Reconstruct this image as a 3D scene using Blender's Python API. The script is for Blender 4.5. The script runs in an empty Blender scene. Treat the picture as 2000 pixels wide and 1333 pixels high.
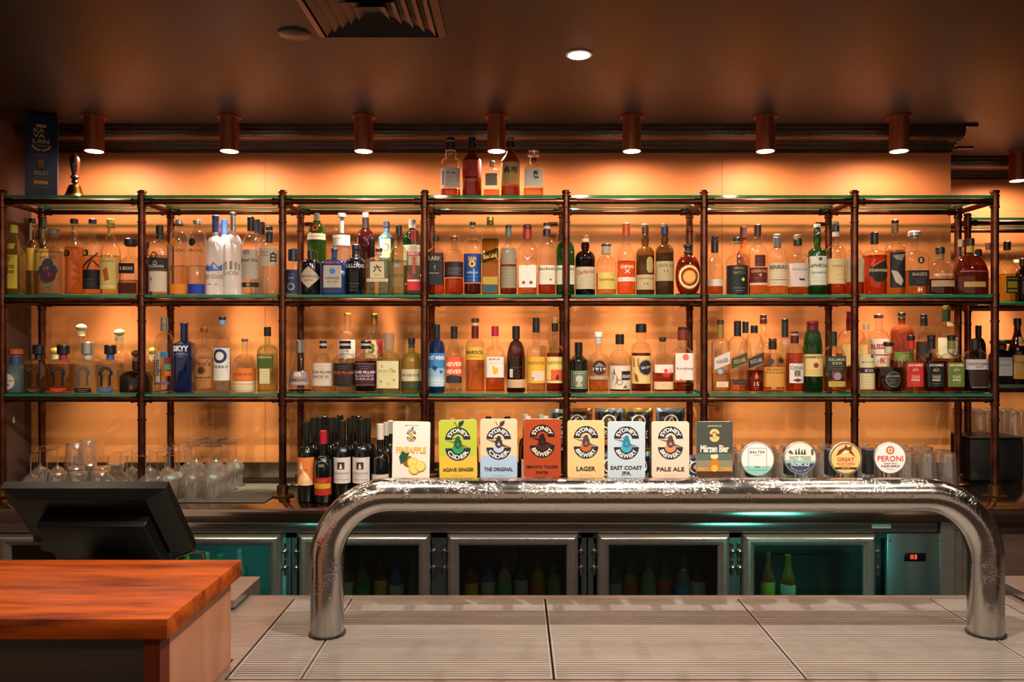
import bpy, bmesh, math, random
from mathutils import Vector, Matrix
random.seed(7)
R = math.radians
sc = bpy.context.scene
COL = sc.collection
# ------------------------------------------------------------------ camera, world, exposure
F = 1540.0            # focal length in pixels of the 2000 px wide frame
VX, VY = 1008.0, 665.0
CZ = 1.55             # eye height
cd = bpy.data.cameras.new('camera'); cam = bpy.data.objects.new('camera', cd); COL.objects.link(cam)
cam.location = (0, 0, CZ); cam.rotation_euler = (R(90), 0, 0)
cd.sensor_width = 36.0; cd.lens = F / 2000 * 36.0
cd.shift_x = (1000 - VX) / 2000; cd.shift_y = -(666.5 - VY) / 2000
cd.clip_start = 0.02
sc.camera = cam
w = bpy.data.worlds.new('world'); sc.world = w; w.use_nodes = True
bg = w.node_tree.nodes['Background']
bg.inputs[0].default_value = (1.0, 0.66, 0.46, 1); bg.inputs[1].default_value = 0.48
vs = sc.view_settings
vs.view_transform = 'Standard'; vs.look = 'None'; vs.exposure = 0.06; vs.gamma = 1.0; vs.use_curve_mapping = False
cy = sc.cycles
cy.max_bounces = 10; cy.diffuse_bounces = 4; cy.glossy_bounces = 5; cy.transmission_bounces = 6; cy.transparent_max_bounces = 40
cy.caustics_reflective = False; cy.caustics_refractive = False
cy.sample_clamp_indirect = 4.0; cy.sample_clamp_direct = 0.0; cy.use_denoising = True
CEIL = 2.515
CT = 0.897            # back counter top
BT = 0.88             # bar top
ZT, ZU, ZL = 2.155, 1.740, 1.327   # glass shelf tops
YF, YR, YW = 3.30, 3.575, 3.66     # front posts, rear posts, wall
def PX(x, Y): return (x - VX) * Y / F
def PZ(y, Y): return CZ + (VY - y) * Y / F
# spot lamps of the copper cylinders and the recessed downlights
LAMPX = [184, 448, 710, 970, 1234, 1495, 1756]
LAMPY = 3.40
def light(name, kind, loc, energy, color, rot=(0, 0, 0), parent=None, **kw):
    l = bpy.data.lights.new(name, kind); l.energy = energy; l.color = color
    for k, v in kw.items(): setattr(l, k, v)
    o = bpy.data.objects.new(name, l); COL.objects.link(o); o.location = loc; o.rotation_euler = rot
    if parent: o.parent = parent
    return o
WARM = (1.0, 0.66, 0.56)
SPOT_E, BEAM_E = 18.0, 34.0
DOWNS = [(0.212, 2.66, 34, (1, .86, .72), 150), (-0.50, 1.36, 42, (1, .84, .70), 178), (0.42, 1.36, 155, (1, .86, .74), 178), (1.40, 1.40, 46, (1, .84, .68), 178),
         (-0.75, 2.12, 22, (1, .78, .56), 165), (1.15, 2.12, 22, (1, .78, .56), 165), (-1.7, 1.9, 40, (1, .76, .52), 165), (2.3, 1.9, 40, (1, .76, .52), 165),
         (-1.2, 0.2, 34, (1, .76, .54), 165), (0.3, 0.0, 34, (1, .78, .58), 165), (1.8, 0.2, 34, (1, .76, .54), 165)]
# ------------------------------------------------------------------ materials
def lin(c):
    if isinstance(c, str):
        if len(c) == 3: c = c[0]*2 + c[1]*2 + c[2]*2
        c = [int(c[i:i+2], 16) / 255 for i in (0, 2, 4)]
    return [((v + .055) / 1.055) ** 2.4 if v > .04045 else v / 12.92 for v in c] + [1]
MATS = {}
def nodes(name):
    m = bpy.data.materials.new(name); m.use_nodes = True
    nt = m.node_tree; return m, nt, nt.nodes['Principled BSDF']
def P(col, rough=.5, metal=0.0, coat=0.0, spec=.5):
    k = ('p', col, rough, metal, coat, spec)
    if k not in MATS:
        m, nt, b = nodes('paint_%s' % col)
        b.inputs['Base Color'].default_value = lin(col); b.inputs['Roughness'].default_value = rough
        b.inputs['Metallic'].default_value = metal; b.inputs['Coat Weight'].default_value = coat
        b.inputs['Specular IOR Level'].default_value = spec
        nz = nt.nodes.new('ShaderNodeTexNoise'); nz.inputs['Scale'].default_value = 60; nz.inputs['Detail'].default_value = 3
        mr = nt.nodes.new('ShaderNodeMapRange'); mr.inputs[3].default_value = max(0, rough - .05); mr.inputs[4].default_value = min(1, rough + .05)
        nt.links.new(nz.outputs[0], mr.inputs[0]); nt.links.new(mr.outputs[0], b.inputs['Roughness'])
        MATS[k] = m
    return MATS[k]
def E(col, s):
    k = ('e', col, s)
    if k not in MATS:
        m, nt, b = nodes('glow_%s' % col)
        b.inputs['Base Color'].default_value = (0, 0, 0, 1); b.inputs['Emission Color'].default_value = lin(col); b.inputs['Emission Strength'].default_value = s
        MATS[k] = m
    return MATS[k]
def G(col, edge=.45, diff=0.0, gloss=.03, dcol=None, f0=.07, fp=4.0, two=False, ep=3.0):
    """thin glass: tinted transparency that deepens at grazing angles, plus mirror reflection"""
    k = ('g', col, edge, diff, gloss, dcol, f0, fp, two, ep)
    if k in MATS: return MATS[k]
    m = bpy.data.materials.new('glass_%s' % col); m.use_nodes = True; nt = m.node_tree; N = nt.nodes; N.clear(); L = nt.links
    out = N.new('ShaderNodeOutputMaterial'); lw = N.new('ShaderNodeLayerWeight'); lw.inputs[0].default_value = .5
    def mth(op, a, b):
        n = N.new('ShaderNodeMath'); n.operation = op
        for i, v in enumerate((a, b)):
            if isinstance(v, (int, float)): n.inputs[i].default_value = v
            else: L.new(v, n.inputs[i])
        return n.outputs[0]
    c = lin(col)
    if two: c = [v ** two for v in c[:3]] + [1]
    mix = N.new('ShaderNodeMix'); mix.data_type = 'RGBA'
    mix.inputs[6].default_value = c; mix.inputs[7].default_value = [v * edge for v in c[:3]] + [1]
    L.new(mth('POWER', lw.outputs['Facing'], ep), mix.inputs[0])
    tr = N.new('ShaderNodeBsdfTransparent'); L.new(mix.outputs[2], tr.inputs[0])
    last = tr.outputs[0]
    if diff > 0:
        df = N.new('ShaderNodeBsdfDiffuse'); df.inputs[0].default_value = lin(dcol or col)
        ms = N.new('ShaderNodeMixShader'); ms.inputs[0].default_value = diff; L.new(last, ms.inputs[1]); L.new(df.outputs[0], ms.inputs[2]); last = ms.outputs[0]
    if gloss >= 0:
        gl = N.new('ShaderNodeBsdfGlossy'); gl.inputs['Roughness'].default_value = gloss; gl.inputs[0].default_value = (1, 1, 1, 1)
        fr = mth('ADD', mth('MULTIPLY', mth('POWER', lw.outputs['Facing'], fp), .8), f0)
        ms = N.new('ShaderNodeMixShader'); L.new(fr, ms.inputs[0]); L.new(last, ms.inputs[1]); L.new(gl.outputs[0], ms.inputs[2]); last = ms.outputs[0]
    L.new(last, out.inputs[0]); MATS[k] = m
    return m
def noise_mat(name, c1, c2, rough, metal=0.0, scale=(4, 4, 4), bump=0.0, detail=4, coat=0.0, bscale=None, rvar=.06, spec=.5, c3=None, nscale=1.0):
    if name in MATS: return MATS[name]
    m, nt, b = nodes(name); N = nt.nodes; L = nt.links
    tc = N.new('ShaderNodeNewGeometry'); mp = N.new('ShaderNodeMapping'); mp.inputs['Scale'].default_value = scale
    L.new(tc.outputs['Position'], mp.inputs[0])
    nz = N.new('ShaderNodeTexNoise'); nz.inputs['Scale'].default_value = nscale; nz.inputs['Detail'].default_value = detail; L.new(mp.outputs[0], nz.inputs[0])
    cr = N.new('ShaderNodeValToRGB'); cr.color_ramp.elements[0].position = .32; cr.color_ramp.elements[1].position = .68
    cr.color_ramp.elements[0].color = lin(c1); cr.color_ramp.elements[1].color = lin(c2)
    if c3: e = cr.color_ramp.elements.new(.5); e.color = lin(c3)
    L.new(nz.outputs[0], cr.inputs[0]); L.new(cr.outputs[0], b.inputs['Base Color'])
    mr = N.new('ShaderNodeMapRange'); mr.inputs[3].default_value = max(.02, rough - rvar); mr.inputs[4].default_value = rough + rvar
    L.new(nz.outputs[0], mr.inputs[0]); L.new(mr.outputs[0], b.inputs['Roughness'])
    b.inputs['Metallic'].default_value = metal; b.inputs['Coat Weight'].default_value = coat; b.inputs['Specular IOR Level'].default_value = spec
    if bump:
        bp = N.new('ShaderNodeBump'); bp.inputs['Strength'].default_value = bump; bp.inputs['Distance'].default_value = .002
        L.new(nz.outputs[0], bp.inputs['Height']); L.new(bp.outputs[0], b.inputs['Normal'])
    MATS[name] = m
    return m
STEEL = noise_mat('brushed_steel', 'b0a9a2', 'b9b2aa', .24, .9, (2, 30, 60), 0, rvar=.04)
STEEL_TOP = noise_mat('worn_steel_top', '9a9188', 'aca398', .36, .9, (3, 90, 3), .02, rvar=.05)
STEEL_C = noise_mat('counter_steel', 'a89e94', 'b4aaa0', .15, 1.0, (3, 60, 3), .02, rvar=.05)
CHROME = P('d8d8d8', .1, 1.0)
COPPER = noise_mat('copper_tube', 'a0583a', 'b8683f', .3, .5, (60, 60, 4), 0)
PIPE = noise_mat('aged_copper_pipe', '4c2c20', '6e4434', .34, 1.0, (14, 14, 14), 0, rvar=.1)
BRASS = noise_mat('brass', '9c7434', 'c79a4a', .2, 1.0, (20, 20, 20), 0)
BLACK = P('0b0b0c', .45)
# ------------------------------------------------------------------ mesh helpers
def link(name, me, mats, parent=None, smooth=None):
    if not isinstance(mats, (list, tuple)): mats = [mats]
    for m in mats: me.materials.append(m)
    if smooth is not None:
        for p in me.polygons: p.use_smooth = True
        me.set_sharp_from_angle(angle=R(smooth))
    o = bpy.data.objects.new(name, me); COL.objects.link(o)
    if parent: o.parent = parent
    return o
class MB:
    """collects shapes and links them as one mesh object"""
    def __init__(s): s.v = []; s.f = []; s.m = []
    def add(s, vs, fs, mi=0, M=None):
        n = len(s.v)
        s.v += [tuple(M @ Vector(p)) if M else tuple(p) for p in vs]
        s.f += [tuple(i + n for i in f) for f in fs]; s.m += [mi] * len(fs)
        return s
    def box(s, a, b, mi=0, M=None):
        x0, y0, z0 = a; x1, y1, z1 = b
        return s.add([(x0,y0,z0),(x1,y0,z0),(x1,y1,z0),(x0,y1,z0),(x0,y0,z1),(x1,y0,z1),(x1,y1,z1),(x0,y1,z1)],
                     [(3,2,1,0),(4,5,6,7),(0,1,5,4),(1,2,6,5),(2,3,7,6),(3,0,4,7)], mi, M)
    def bbox(s, a, b, bev=.003, seg=2, mi=0, M=None):
        bm = bmesh.new(); bmesh.ops.create_cube(bm, size=1)
        for v in bm.verts: v.co = [a[i] + (v.co[i] + .5) * (b[i] - a[i]) for i in range(3)]
        bmesh.ops.bevel(bm, geom=bm.edges[:], offset=bev, segments=seg, profile=.5, affect='EDGES')
        bm.verts.index_update(); s.add([v.co[:] for v in bm.verts], [[v.index for v in f.verts] for f in bm.faces], mi, M); bm.free(); return s
    def lathe(s, prof, n=24, mi=0, M=None, ex=2.0, ay=1.0, mis=None):
        """prof: (r, z[, exponent]) bottom to top; closed ends"""
        vs = []; fs = []; ms = []
        for p in prof:
            e = p[2] if len(p) > 2 else ex
            for i in range(n):
                a = 2 * math.pi * (i + .5) / n; c, q = math.cos(a), math.sin(a)
                k = 1.0 if e <= 2.01 else (abs(c) ** e + abs(q) ** e) ** (-1 / e)
                vs.append((p[0] * c * k, p[0] * q * k * ay, p[1]))
        for j in range(len(prof) - 1):
            for i in range(n):
                a = j * n + i; b = j * n + (i + 1) % n
                fs.append((a, b, b + n, a + n)); ms.append(mis[j] if mis else mi)
        fs.append(tuple(range(n))[::-1]); ms.append(mis[0] if mis else mi)
        fs.append(tuple((len(prof) - 1) * n + i for i in range(n))); ms.append(mis[-1] if mis else mi)
        k = len(s.m); s.add(vs, fs, mi, M); s.m[k:] = ms
        return s
    def tube(s, a, b, r, n=12, mi=0):
        a = Vector(a); b = Vector(b); d = b - a
        M = Matrix.Translation(a) @ d.to_track_quat('Z', 'Y').to_matrix().to_4x4()
        return s.lathe([(r, 0), (r, d.length)], n, mi, M)
    def path(s, pts, r, n=16, mi=0, caps=True):
        pts = [Vector(p) for p in pts]; vs = []; fs = []; up = Vector((0, 1, 0))
        for i, p in enumerate(pts):
            t = (pts[min(i + 1, len(pts) - 1)] - pts[max(i - 1, 0)]).normalized()
            u = (up - t * up.dot(t)).normalized(); w_ = t.cross(u); rr = r[i] if isinstance(r, list) else r
            for k in range(n):
                a = 2 * math.pi * k / n; vs.append(p + (u * math.cos(a) + w_ * math.sin(a)) * rr)
        for i in range(len(pts) - 1):
            for k in range(n):
                a = i * n + k; b = i * n + (k + 1) % n; fs.append((a, b, b + n, a + n))
        if caps: fs.append(tuple(range(n))[::-1]); fs.append(tuple((len(pts) - 1) * n + k for k in range(n)))
        return s.add(vs, fs, mi)
    def build(s, name, mats, parent=None, smooth=None):
        me = bpy.data.meshes.new(name); me.from_pydata(s.v, [], s.f)
        for p, i in zip(me.polygons, s.m): p.material_index = i
        me.update()
        return link(name, me, mats, parent, smooth)
def empty(name, loc, label, cat, group=None, rz=0):
    o = bpy.data.objects.new(name, None); COL.objects.link(o); o.location = loc; o.rotation_euler = (0, 0, rz); o.empty_display_size = .02
    return tag(o, label, cat, group)
def tag(o, label, cat, group=None, kind=None):
    if label: o['label'] = label
    if cat: o['category'] = cat
    if group: o['group'] = group
    if kind: o['kind'] = kind
    return o
def struct(o): o['kind'] = 'structure'; return o
def copy_tree(o, loc=None, label=None, group=None):
    c = o.copy(); COL.objects.link(c)
    if loc is not None: c.location = loc
    if label: c['label'] = label
    if group: c['group'] = group
    for ch in o.children:
        d = ch.copy(); COL.objects.link(d); d.parent = c
        for g in ch.children:
            e = g.copy(); COL.objects.link(e); e.parent = d
    return c
# ------------------------------------------------------------------ lettering
TX = {}
def text2d(s, bold=0.012, res=2):
    """outline mesh of a piece of writing, scaled to the unit box centred on 0"""
    k = (s, bold, res)
    if k in TX: return TX[k]
    c = bpy.data.curves.new('t', 'FONT'); c.body = s; c.align_x = 'CENTER'; c.resolution_u = res; c.offset = bold; c.fill_mode = 'FRONT'
    o = bpy.data.objects.new('t', c); me = o.to_mesh()
    vs = [(v.co.x, v.co.y) for v in me.vertices]; fs = [tuple(p.vertices) for p in me.polygons]
    o.to_mesh_clear(); bpy.data.objects.remove(o); bpy.data.curves.remove(c)
    if not vs: TX[k] = ([], []); return TX[k]
    x0 = min(v[0] for v in vs); x1 = max(v[0] for v in vs); y0 = min(v[1] for v in vs); y1 = max(v[1] for v in vs)
    vs = [((x - (x0 + x1) / 2) / max(x1 - x0, 1e-6), (y - (y0 + y1) / 2) / max(y1 - y0, 1e-6)) for x, y in vs]
    TX[k] = (vs, fs); return TX[k]
class Print:
    """flat print laid out in metres: x right, y up; later wrapped onto a surface. Each layer sits a hair above the one below."""
    def __init__(s): s.items = []; s.mats = []; s.n = 0
    def mi(s, col):
        m = P(col, .55, spec=.3) if isinstance(col, str) else col
        if m not in s.mats: s.mats.append(m)
        return s.mats.index(m)
    def poly(s, col, pts, faces=None):
        s.items.append((s.mi(col), pts, faces or [tuple(range(len(pts)))], s.n)); s.n += 1
    def rect(s, col, x0, y0, x1, y1, nx=1, ny=1):
        pts = [(x0 + (x1 - x0) * i / nx, y0 + (y1 - y0) * j / ny) for j in range(ny + 1) for i in range(nx + 1)]
        s.poly(col, pts, [(j*(nx+1)+i, j*(nx+1)+i+1, (j+1)*(nx+1)+i+1, (j+1)*(nx+1)+i) for j in range(ny) for i in range(nx)])
    def disc(s, col, cx, cy, r, ri=0.0, a0=0, a1=360, n=28, ry=None):
        ry = ry or r; k = ri / r
        full = abs(a1 - a0) >= 359.9; m = n + 1
        o = [(cx + r * math.cos(R(a0 + (a1 - a0) * i / n)), cy + ry * math.sin(R(a0 + (a1 - a0) * i / n))) for i in range(m)]
        if ri <= 0 and full: s.poly(col, o[:-1]); return
        q = [(cx + (x - cx) * k, cy + (y - cy) * k) for x, y in o]
        s.poly(col, o + q, [(i, i + 1, m + i + 1, m + i) for i in range(n)])
    def rrect(s, col, cx, cy, w, h, r, n=5):
        pts = []
        for qx, qy, a in ((1, 1, 0), (-1, 1, 90), (-1, -1, 180), (1, -1, 270)):
            for i in range(n + 1):
                t = R(a + 90 * i / n); pts.append((cx + qx * (w / 2 - r) + r * math.cos(t), cy + qy * (h / 2 - r) + r * math.sin(t)))
        s.poly(col, pts)
    def text(s, t, col, cx, cy, w_, h, bold=.012, res=2, rot=0, skew=0):
        vs, fs = text2d(t, bold, res)
        if not vs: return
        c, q = math.cos(R(rot)), math.sin(R(rot))
        s.poly(col, [(cx + (x * w_ + skew * y * h) * c - y * h * q, cy + (x * w_ + skew * y * h) * q + y * h * c) for x, y in vs], fs)
    def arc(s, t, col, cx, cy, r0, r1, a0, a1, bold=.02, res=2):
        """writing on an arc from angle a0 (start) to a1 (end); r0 baseline radius, r1 top radius"""
        vs, fs = text2d(t, bold, res)
        s.poly(col, [(cx + (r0 + (y + .5) * (r1 - r0)) * math.cos(R(a0 + (x + .5) * (a1 - a0))), cy + (r0 + (y + .5) * (r1 - r0)) * math.sin(R(a0 + (x + .5) * (a1 - a0)))) for x, y in vs], fs)
    def build(s, name, f, parent=None, eps=.00003, strip=0):
        b = MB()
        for mi, pts, fs, n in s.items:
            if not strip or max(p[0] for p in pts) - min(p[0] for p in pts) < strip * .8: b.add([f(x, y, n * eps) for x, y in pts], fs, mi); continue
            for fc in fs:          # cut wide shapes into narrow upright strips so that they follow a curved surface
                q = [pts[i] for i in fc]; a = min(p[0] for p in q); c = max(p[0] for p in q)
                if c - a < strip * .8: b.add([f(x, y, n * eps) for x, y in q], [tuple(range(len(q)))], mi); continue
                for k in range(math.floor(a / strip), math.floor(c / strip) + 1):
                    r = q
                    for lim, sg in ((k * strip, 1), ((k + 1) * strip, -1)):
                        o = []
                        for i in range(len(r)):
                            p0, p1 = r[i - 1], r[i]; d0, d1 = (p0[0] - lim) * sg, (p1[0] - lim) * sg
                            if (d0 >= 0) != (d1 >= 0): t = d0 / (d0 - d1); o.append((lim, p0[1] + (p1[1] - p0[1]) * t))
                            if d1 >= 0: o.append(p1)
                        r = o
                        if len(r) < 3: break
                    if len(r) >= 3 and max(p[0] for p in r) - min(p[0] for p in r) > 1e-6: b.add([f(x, y, n * eps) for x, y in r], [tuple(range(len(r)))], mi)
        return b.build(name, s.mats, parent)
# ------------------------------------------------------------------ the room
WALLM = noise_mat('ochre_wall', 'd8884c', 'de8f50', .55, 0, (3, 3, 3), .15, 6, spec=.25, rvar=.04)
CEILM = noise_mat('dark_gloss_ceiling', '2e2726', '322a29', .42, 0, (1.2, 1.2, 1.2), 0, 2, spec=.22, rvar=.04)
CORN = noise_mat('dark_moulding', '3b2c28', '42322c', .28, 0, (5, 5, 5), 0, 2)
DARKW = noise_mat('brown_side_wall', '4a3830', '57433a', .5, 0, (4, 4, 4), 0, 3)
FLOORM = noise_mat('dark_floor', '2a211c', '38302a', .5, 0, (6, 6, 6), .1, 3)
XR = PX(1857, YW)
Y2 = 4.27
def sbox(name, a, b, m): return struct(MB().box(a, b).build(name, m))
sbox('floor', (-3.6, -3.2, -.05), (5, 4.6, 0), FLOORM)
sbox('ceiling', (-3.6, -3.2, CEIL), (5, 4.6, CEIL + .1), CEILM)
sbox('wall_back', (-2.25, YW, 0), (XR, Y2 - .001, CEIL), WALLM)
sbox('wall_back_recess', (XR - .3, Y2, 0), (5, Y2 + .1, CEIL), WALLM)
sbox('wall_left', (-2.35, 2.3, 0), (-2.25, Y2, CEIL), DARKW)
sbox('wall_right', (4.9, -3.2, 0), (5, Y2, CEIL), DARKW)
# wall cladding joints on the ochre wall
b = MB()
for x in (PX(518, YW), PX(1410, YW)): b.box((x - .0008, YW - .0012, CT + .09), (x + .0008, YW, CEIL - .12))
struct(b.build('trim_1', P('8a5226', .6)))
# cornice: stepped moulding profile swept along x
def cornice(name, x0, x1, yw, yf):
    d = yw - yf
    pr = [(yf - .02, CEIL - .0005), (yf - .02, CEIL - .012), (yf, CEIL - .012), (yf, CEIL - .026)]
    for i in range(9):
        t = R(90 * i / 8); pr.append((yf + .004 + (d * .55) * (1 - math.cos(t)), CEIL - .03 - .030 * math.sin(t)))
    pr += [(yf + d * .60, CEIL - .068), (yf + d * .75, CEIL - .070), (yf + d * .78, CEIL - .083), (yf + d * .9, CEIL - .086), (yf + d * .9, CEIL - .094), (yw, CEIL - .096), (yw, CEIL - .0005)]
    n = len(pr); bm_ = MB(); bm_.add([(x, y, z) for x in (x0, x1) for y, z in pr], [(i, i + n, (i + 1) % n + n, (i + 1) % n) for i in range(n)] + [tuple(range(n))[::-1], tuple(range(n, 2 * n))])
    return struct(bm_.build(name, CORN, smooth=35))
cornice('trim_2', -2.25, XR, YW, 3.535)
cornice('trim_3', XR + .001, 4.9, Y2, Y2 - .125)
sbox('trim_4', (XR + .001, 3.515, CEIL - .012), (PX(1910, 3.52), 3.535, CEIL - .0005), BLACK)
sbox('trim_5', (XR + .001, 3.6, CEIL - .088), (PX(1902, 3.6), 3.625, CEIL - .078), BLACK)
# ------------------------------------------------------------------ copper ceiling lamps
def lamp(x, y, label):
    t = empty('ceiling_spotlight', (x, y, CEIL), label, 'lamp', 'copper spotlights over the shelves')
    r = .040
    MB().lathe([(r, -.150), (r, -.006), (r + .011, -.006), (r + .011, -.0005), (.002, -.0005)], 32).build('housing', COPPER, t, 40)
    MB().lathe([(r - .004, -.1508), (r - .004, -.1502)], 32).build('lens', E('ffe2b8', 26), t)
    light('spot', 'SPOT', (0, 0, -.156), SPOT_E, WARM, (R(14), 0, 0), t, spot_size=R(176), spot_blend=.55, shadow_soft_size=.03)
    light('beam', 'SPOT', (0, 0, -.156), BEAM_E, WARM, (R(5), 0, 0), t, spot_size=R(84), spot_blend=1.0, shadow_soft_size=.03)
    light('core', 'SPOT', (0, 0, -.156), 330, WARM, (R(6), 0, 0), t, spot_size=R(38), spot_blend=1.0, shadow_soft_size=.03)
    return t
ords = ['first from the navy box', 'second along the row', 'third along the row', 'in front of the five top bottles', 'fifth along the row', 'sixth along the row', 'last of the row before the wall steps back']
for x, s in zip(LAMPX, ords): lamp(PX(x, LAMPY), LAMPY, 'copper tube spotlight on the dark ceiling, ' + s)
lamp(PX(1988, 4.03), 4.03, 'copper tube spotlight over the set-back shelves at the far right')
# recessed downlights: one is in the picture, the bar row follows tray shadows, the rest are added unseen to brighten fronts
for i, (x, y, e, c, ang) in enumerate(DOWNS):
    t = empty('recessed_downlight', (x, y, CEIL), 'small white recessed downlight glowing in the dark ceiling' if i == 0 else 'unseen recessed downlight placed to light the bar and shelf fronts, outside the picture', 'lamp', None if i == 0 else 'downlights over the room')
    MB().lathe([(.036, -.004), (.045, -.004), (.047, -.0005), (.030, -.0005)], 32).build('trim_ring', P('d8d0c8', .4), t, 40)
    MB().lathe([(.0355, -.0052), (.0355, -.0044)], 28).build('lens', E('fff4e6', 30), t)
    light('spot', 'SPOT', (0, 0, -.012), e, c, (0, 0, 0), t, spot_size=R(ang), spot_blend=.5, shadow_soft_size=.014)
# ceiling diffuser: nested square louvres
k = (CEIL - CZ) * F
def CP(x, y): Y = k / (VY - y); return PX(x, Y), Y
vx0, vy1 = CP(625, 70); vx1, _ = CP(872, 70); s_ = vx1 - vx0; vy0 = vy1 - s_
t = empty('air_vent', ((vx0 + vx1) / 2, (vy0 + vy1) / 2, CEIL), 'square dark air vent with nested louvres in the ceiling', 'air vent')
VENT = noise_mat('dark_vent', '201917', '28201c', .35, .2, (8, 8, 8), 0, 2)
def ring(mb, h0, h1, z0, z1, th=.0016):
    a = [(sx * h0, sy * h0, z0) for sx, sy in ((-1,-1),(1,-1),(1,1),(-1,1))]; c = [(sx * h1, sy * h1, z1) for sx, sy in ((-1,-1),(1,-1),(1,1),(-1,1))]
    q = [(x, y, z + th) for x, y, z in a] + [(x, y, z + th) for x, y, z in c]
    mb.add(a + c + q, [f for i in range(4) for j in [(i + 1) % 4] for f in ((i, j, j + 4, i + 4), (i + 8, i + 12, j + 12, j + 8), (i, i + 8, j + 8, j), (i + 4, j + 4, j + 12, i + 12))])
fr = MB(); ring(fr, s_ / 2, s_ / 2 - .022, -.004, -.013); ring(fr, s_ / 2, s_ / 2 + .0, -.004, -.0015); fr.build('frame', VENT, t)
for i in range(5):
    h = s_ / 2 - .030 - i * .031; l = MB(); ring(l, h, h - .022, -.0135 + .0, -.002 - .0); l.build('louvre', VENT, t)
MB().box((-s_/2 + .02, -s_/2 + .02, -.0012), (s_/2 - .02, s_/2 - .02, -.0004)).build('duct_shade_plate', BLACK, t)  # black plate standing for the shade inside the duct
dx, dy = CP(575, 66)
tag(MB().lathe([(.046, -.006), (.05, -.004), (.052, -.0005), (.04, -.0004)], 32, M=Matrix.Translation((dx, dy, CEIL))).build('ceiling_cover_plate', VENT, smooth=40), 'small round dark cover plate on the ceiling beside the air vent', 'cover plate')
# ------------------------------------------------------------------ back counter
XC0, XC1 = -2.245, XR
b = MB()
b.bbox((XC0, 3.05, CT - .053), (4.85, YW - .001, CT), .004)
b.box((XC0, YW - .018, CT), (XR, YW - .001, CT + .088))
t = tag(b.build('back_counter', STEEL_C, smooth=30), 'long stainless steel back counter under the bottle shelves', 'counter')
MB().bbox((XC0, 3.085, CT - .104), (PX(1840, 3.06), 3.64, CT - .0532), .012, 4).build('fascia', noise_mat('polished_fascia', 'b0a9a2', 'b9b2aa', .15, .95, (2, 30, 60), 0, rvar=.03), t, 40)
tag(MB().box((XR + .001, YW, CT - .053), (4.85, Y2 - .001, CT)).box((XR + .001, Y2 - .018, CT), (4.85, Y2 - .001, CT + .088)).build('recess_counter', STEEL_C), 'steel counter inside the wall recess behind the black caddy', 'counter')
tag(MB().box((PX(1842, 3.06), 3.075, 0), (PX(1868, 3.06), 3.6, CT - .0535)).box((PX(1870, 3.06), 3.10, 0), (PX(1890, 3.06), 3.6, CT - .0535)).build('end_panel', STEEL), 'upright stainless steel end panel beside the 03 display fridge', 'panel')
tag(MB().box((PX(1892, 3.06), 3.115, 0), (4.8, 3.6, CT - .0535)).build('laminate_panel', noise_mat('brown_laminate', '4b3a33', '58463c', .35, 0, (3, 3, 12), 0)), 'brown laminate panel below the back counter at the far right', 'panel')
MB().bbox((PX(1703, 3.08), 3.078, .815), (PX(1740, 3.08), 3.0845, .832), .001).build('sticker', P('a89f90', .5), t)
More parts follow.
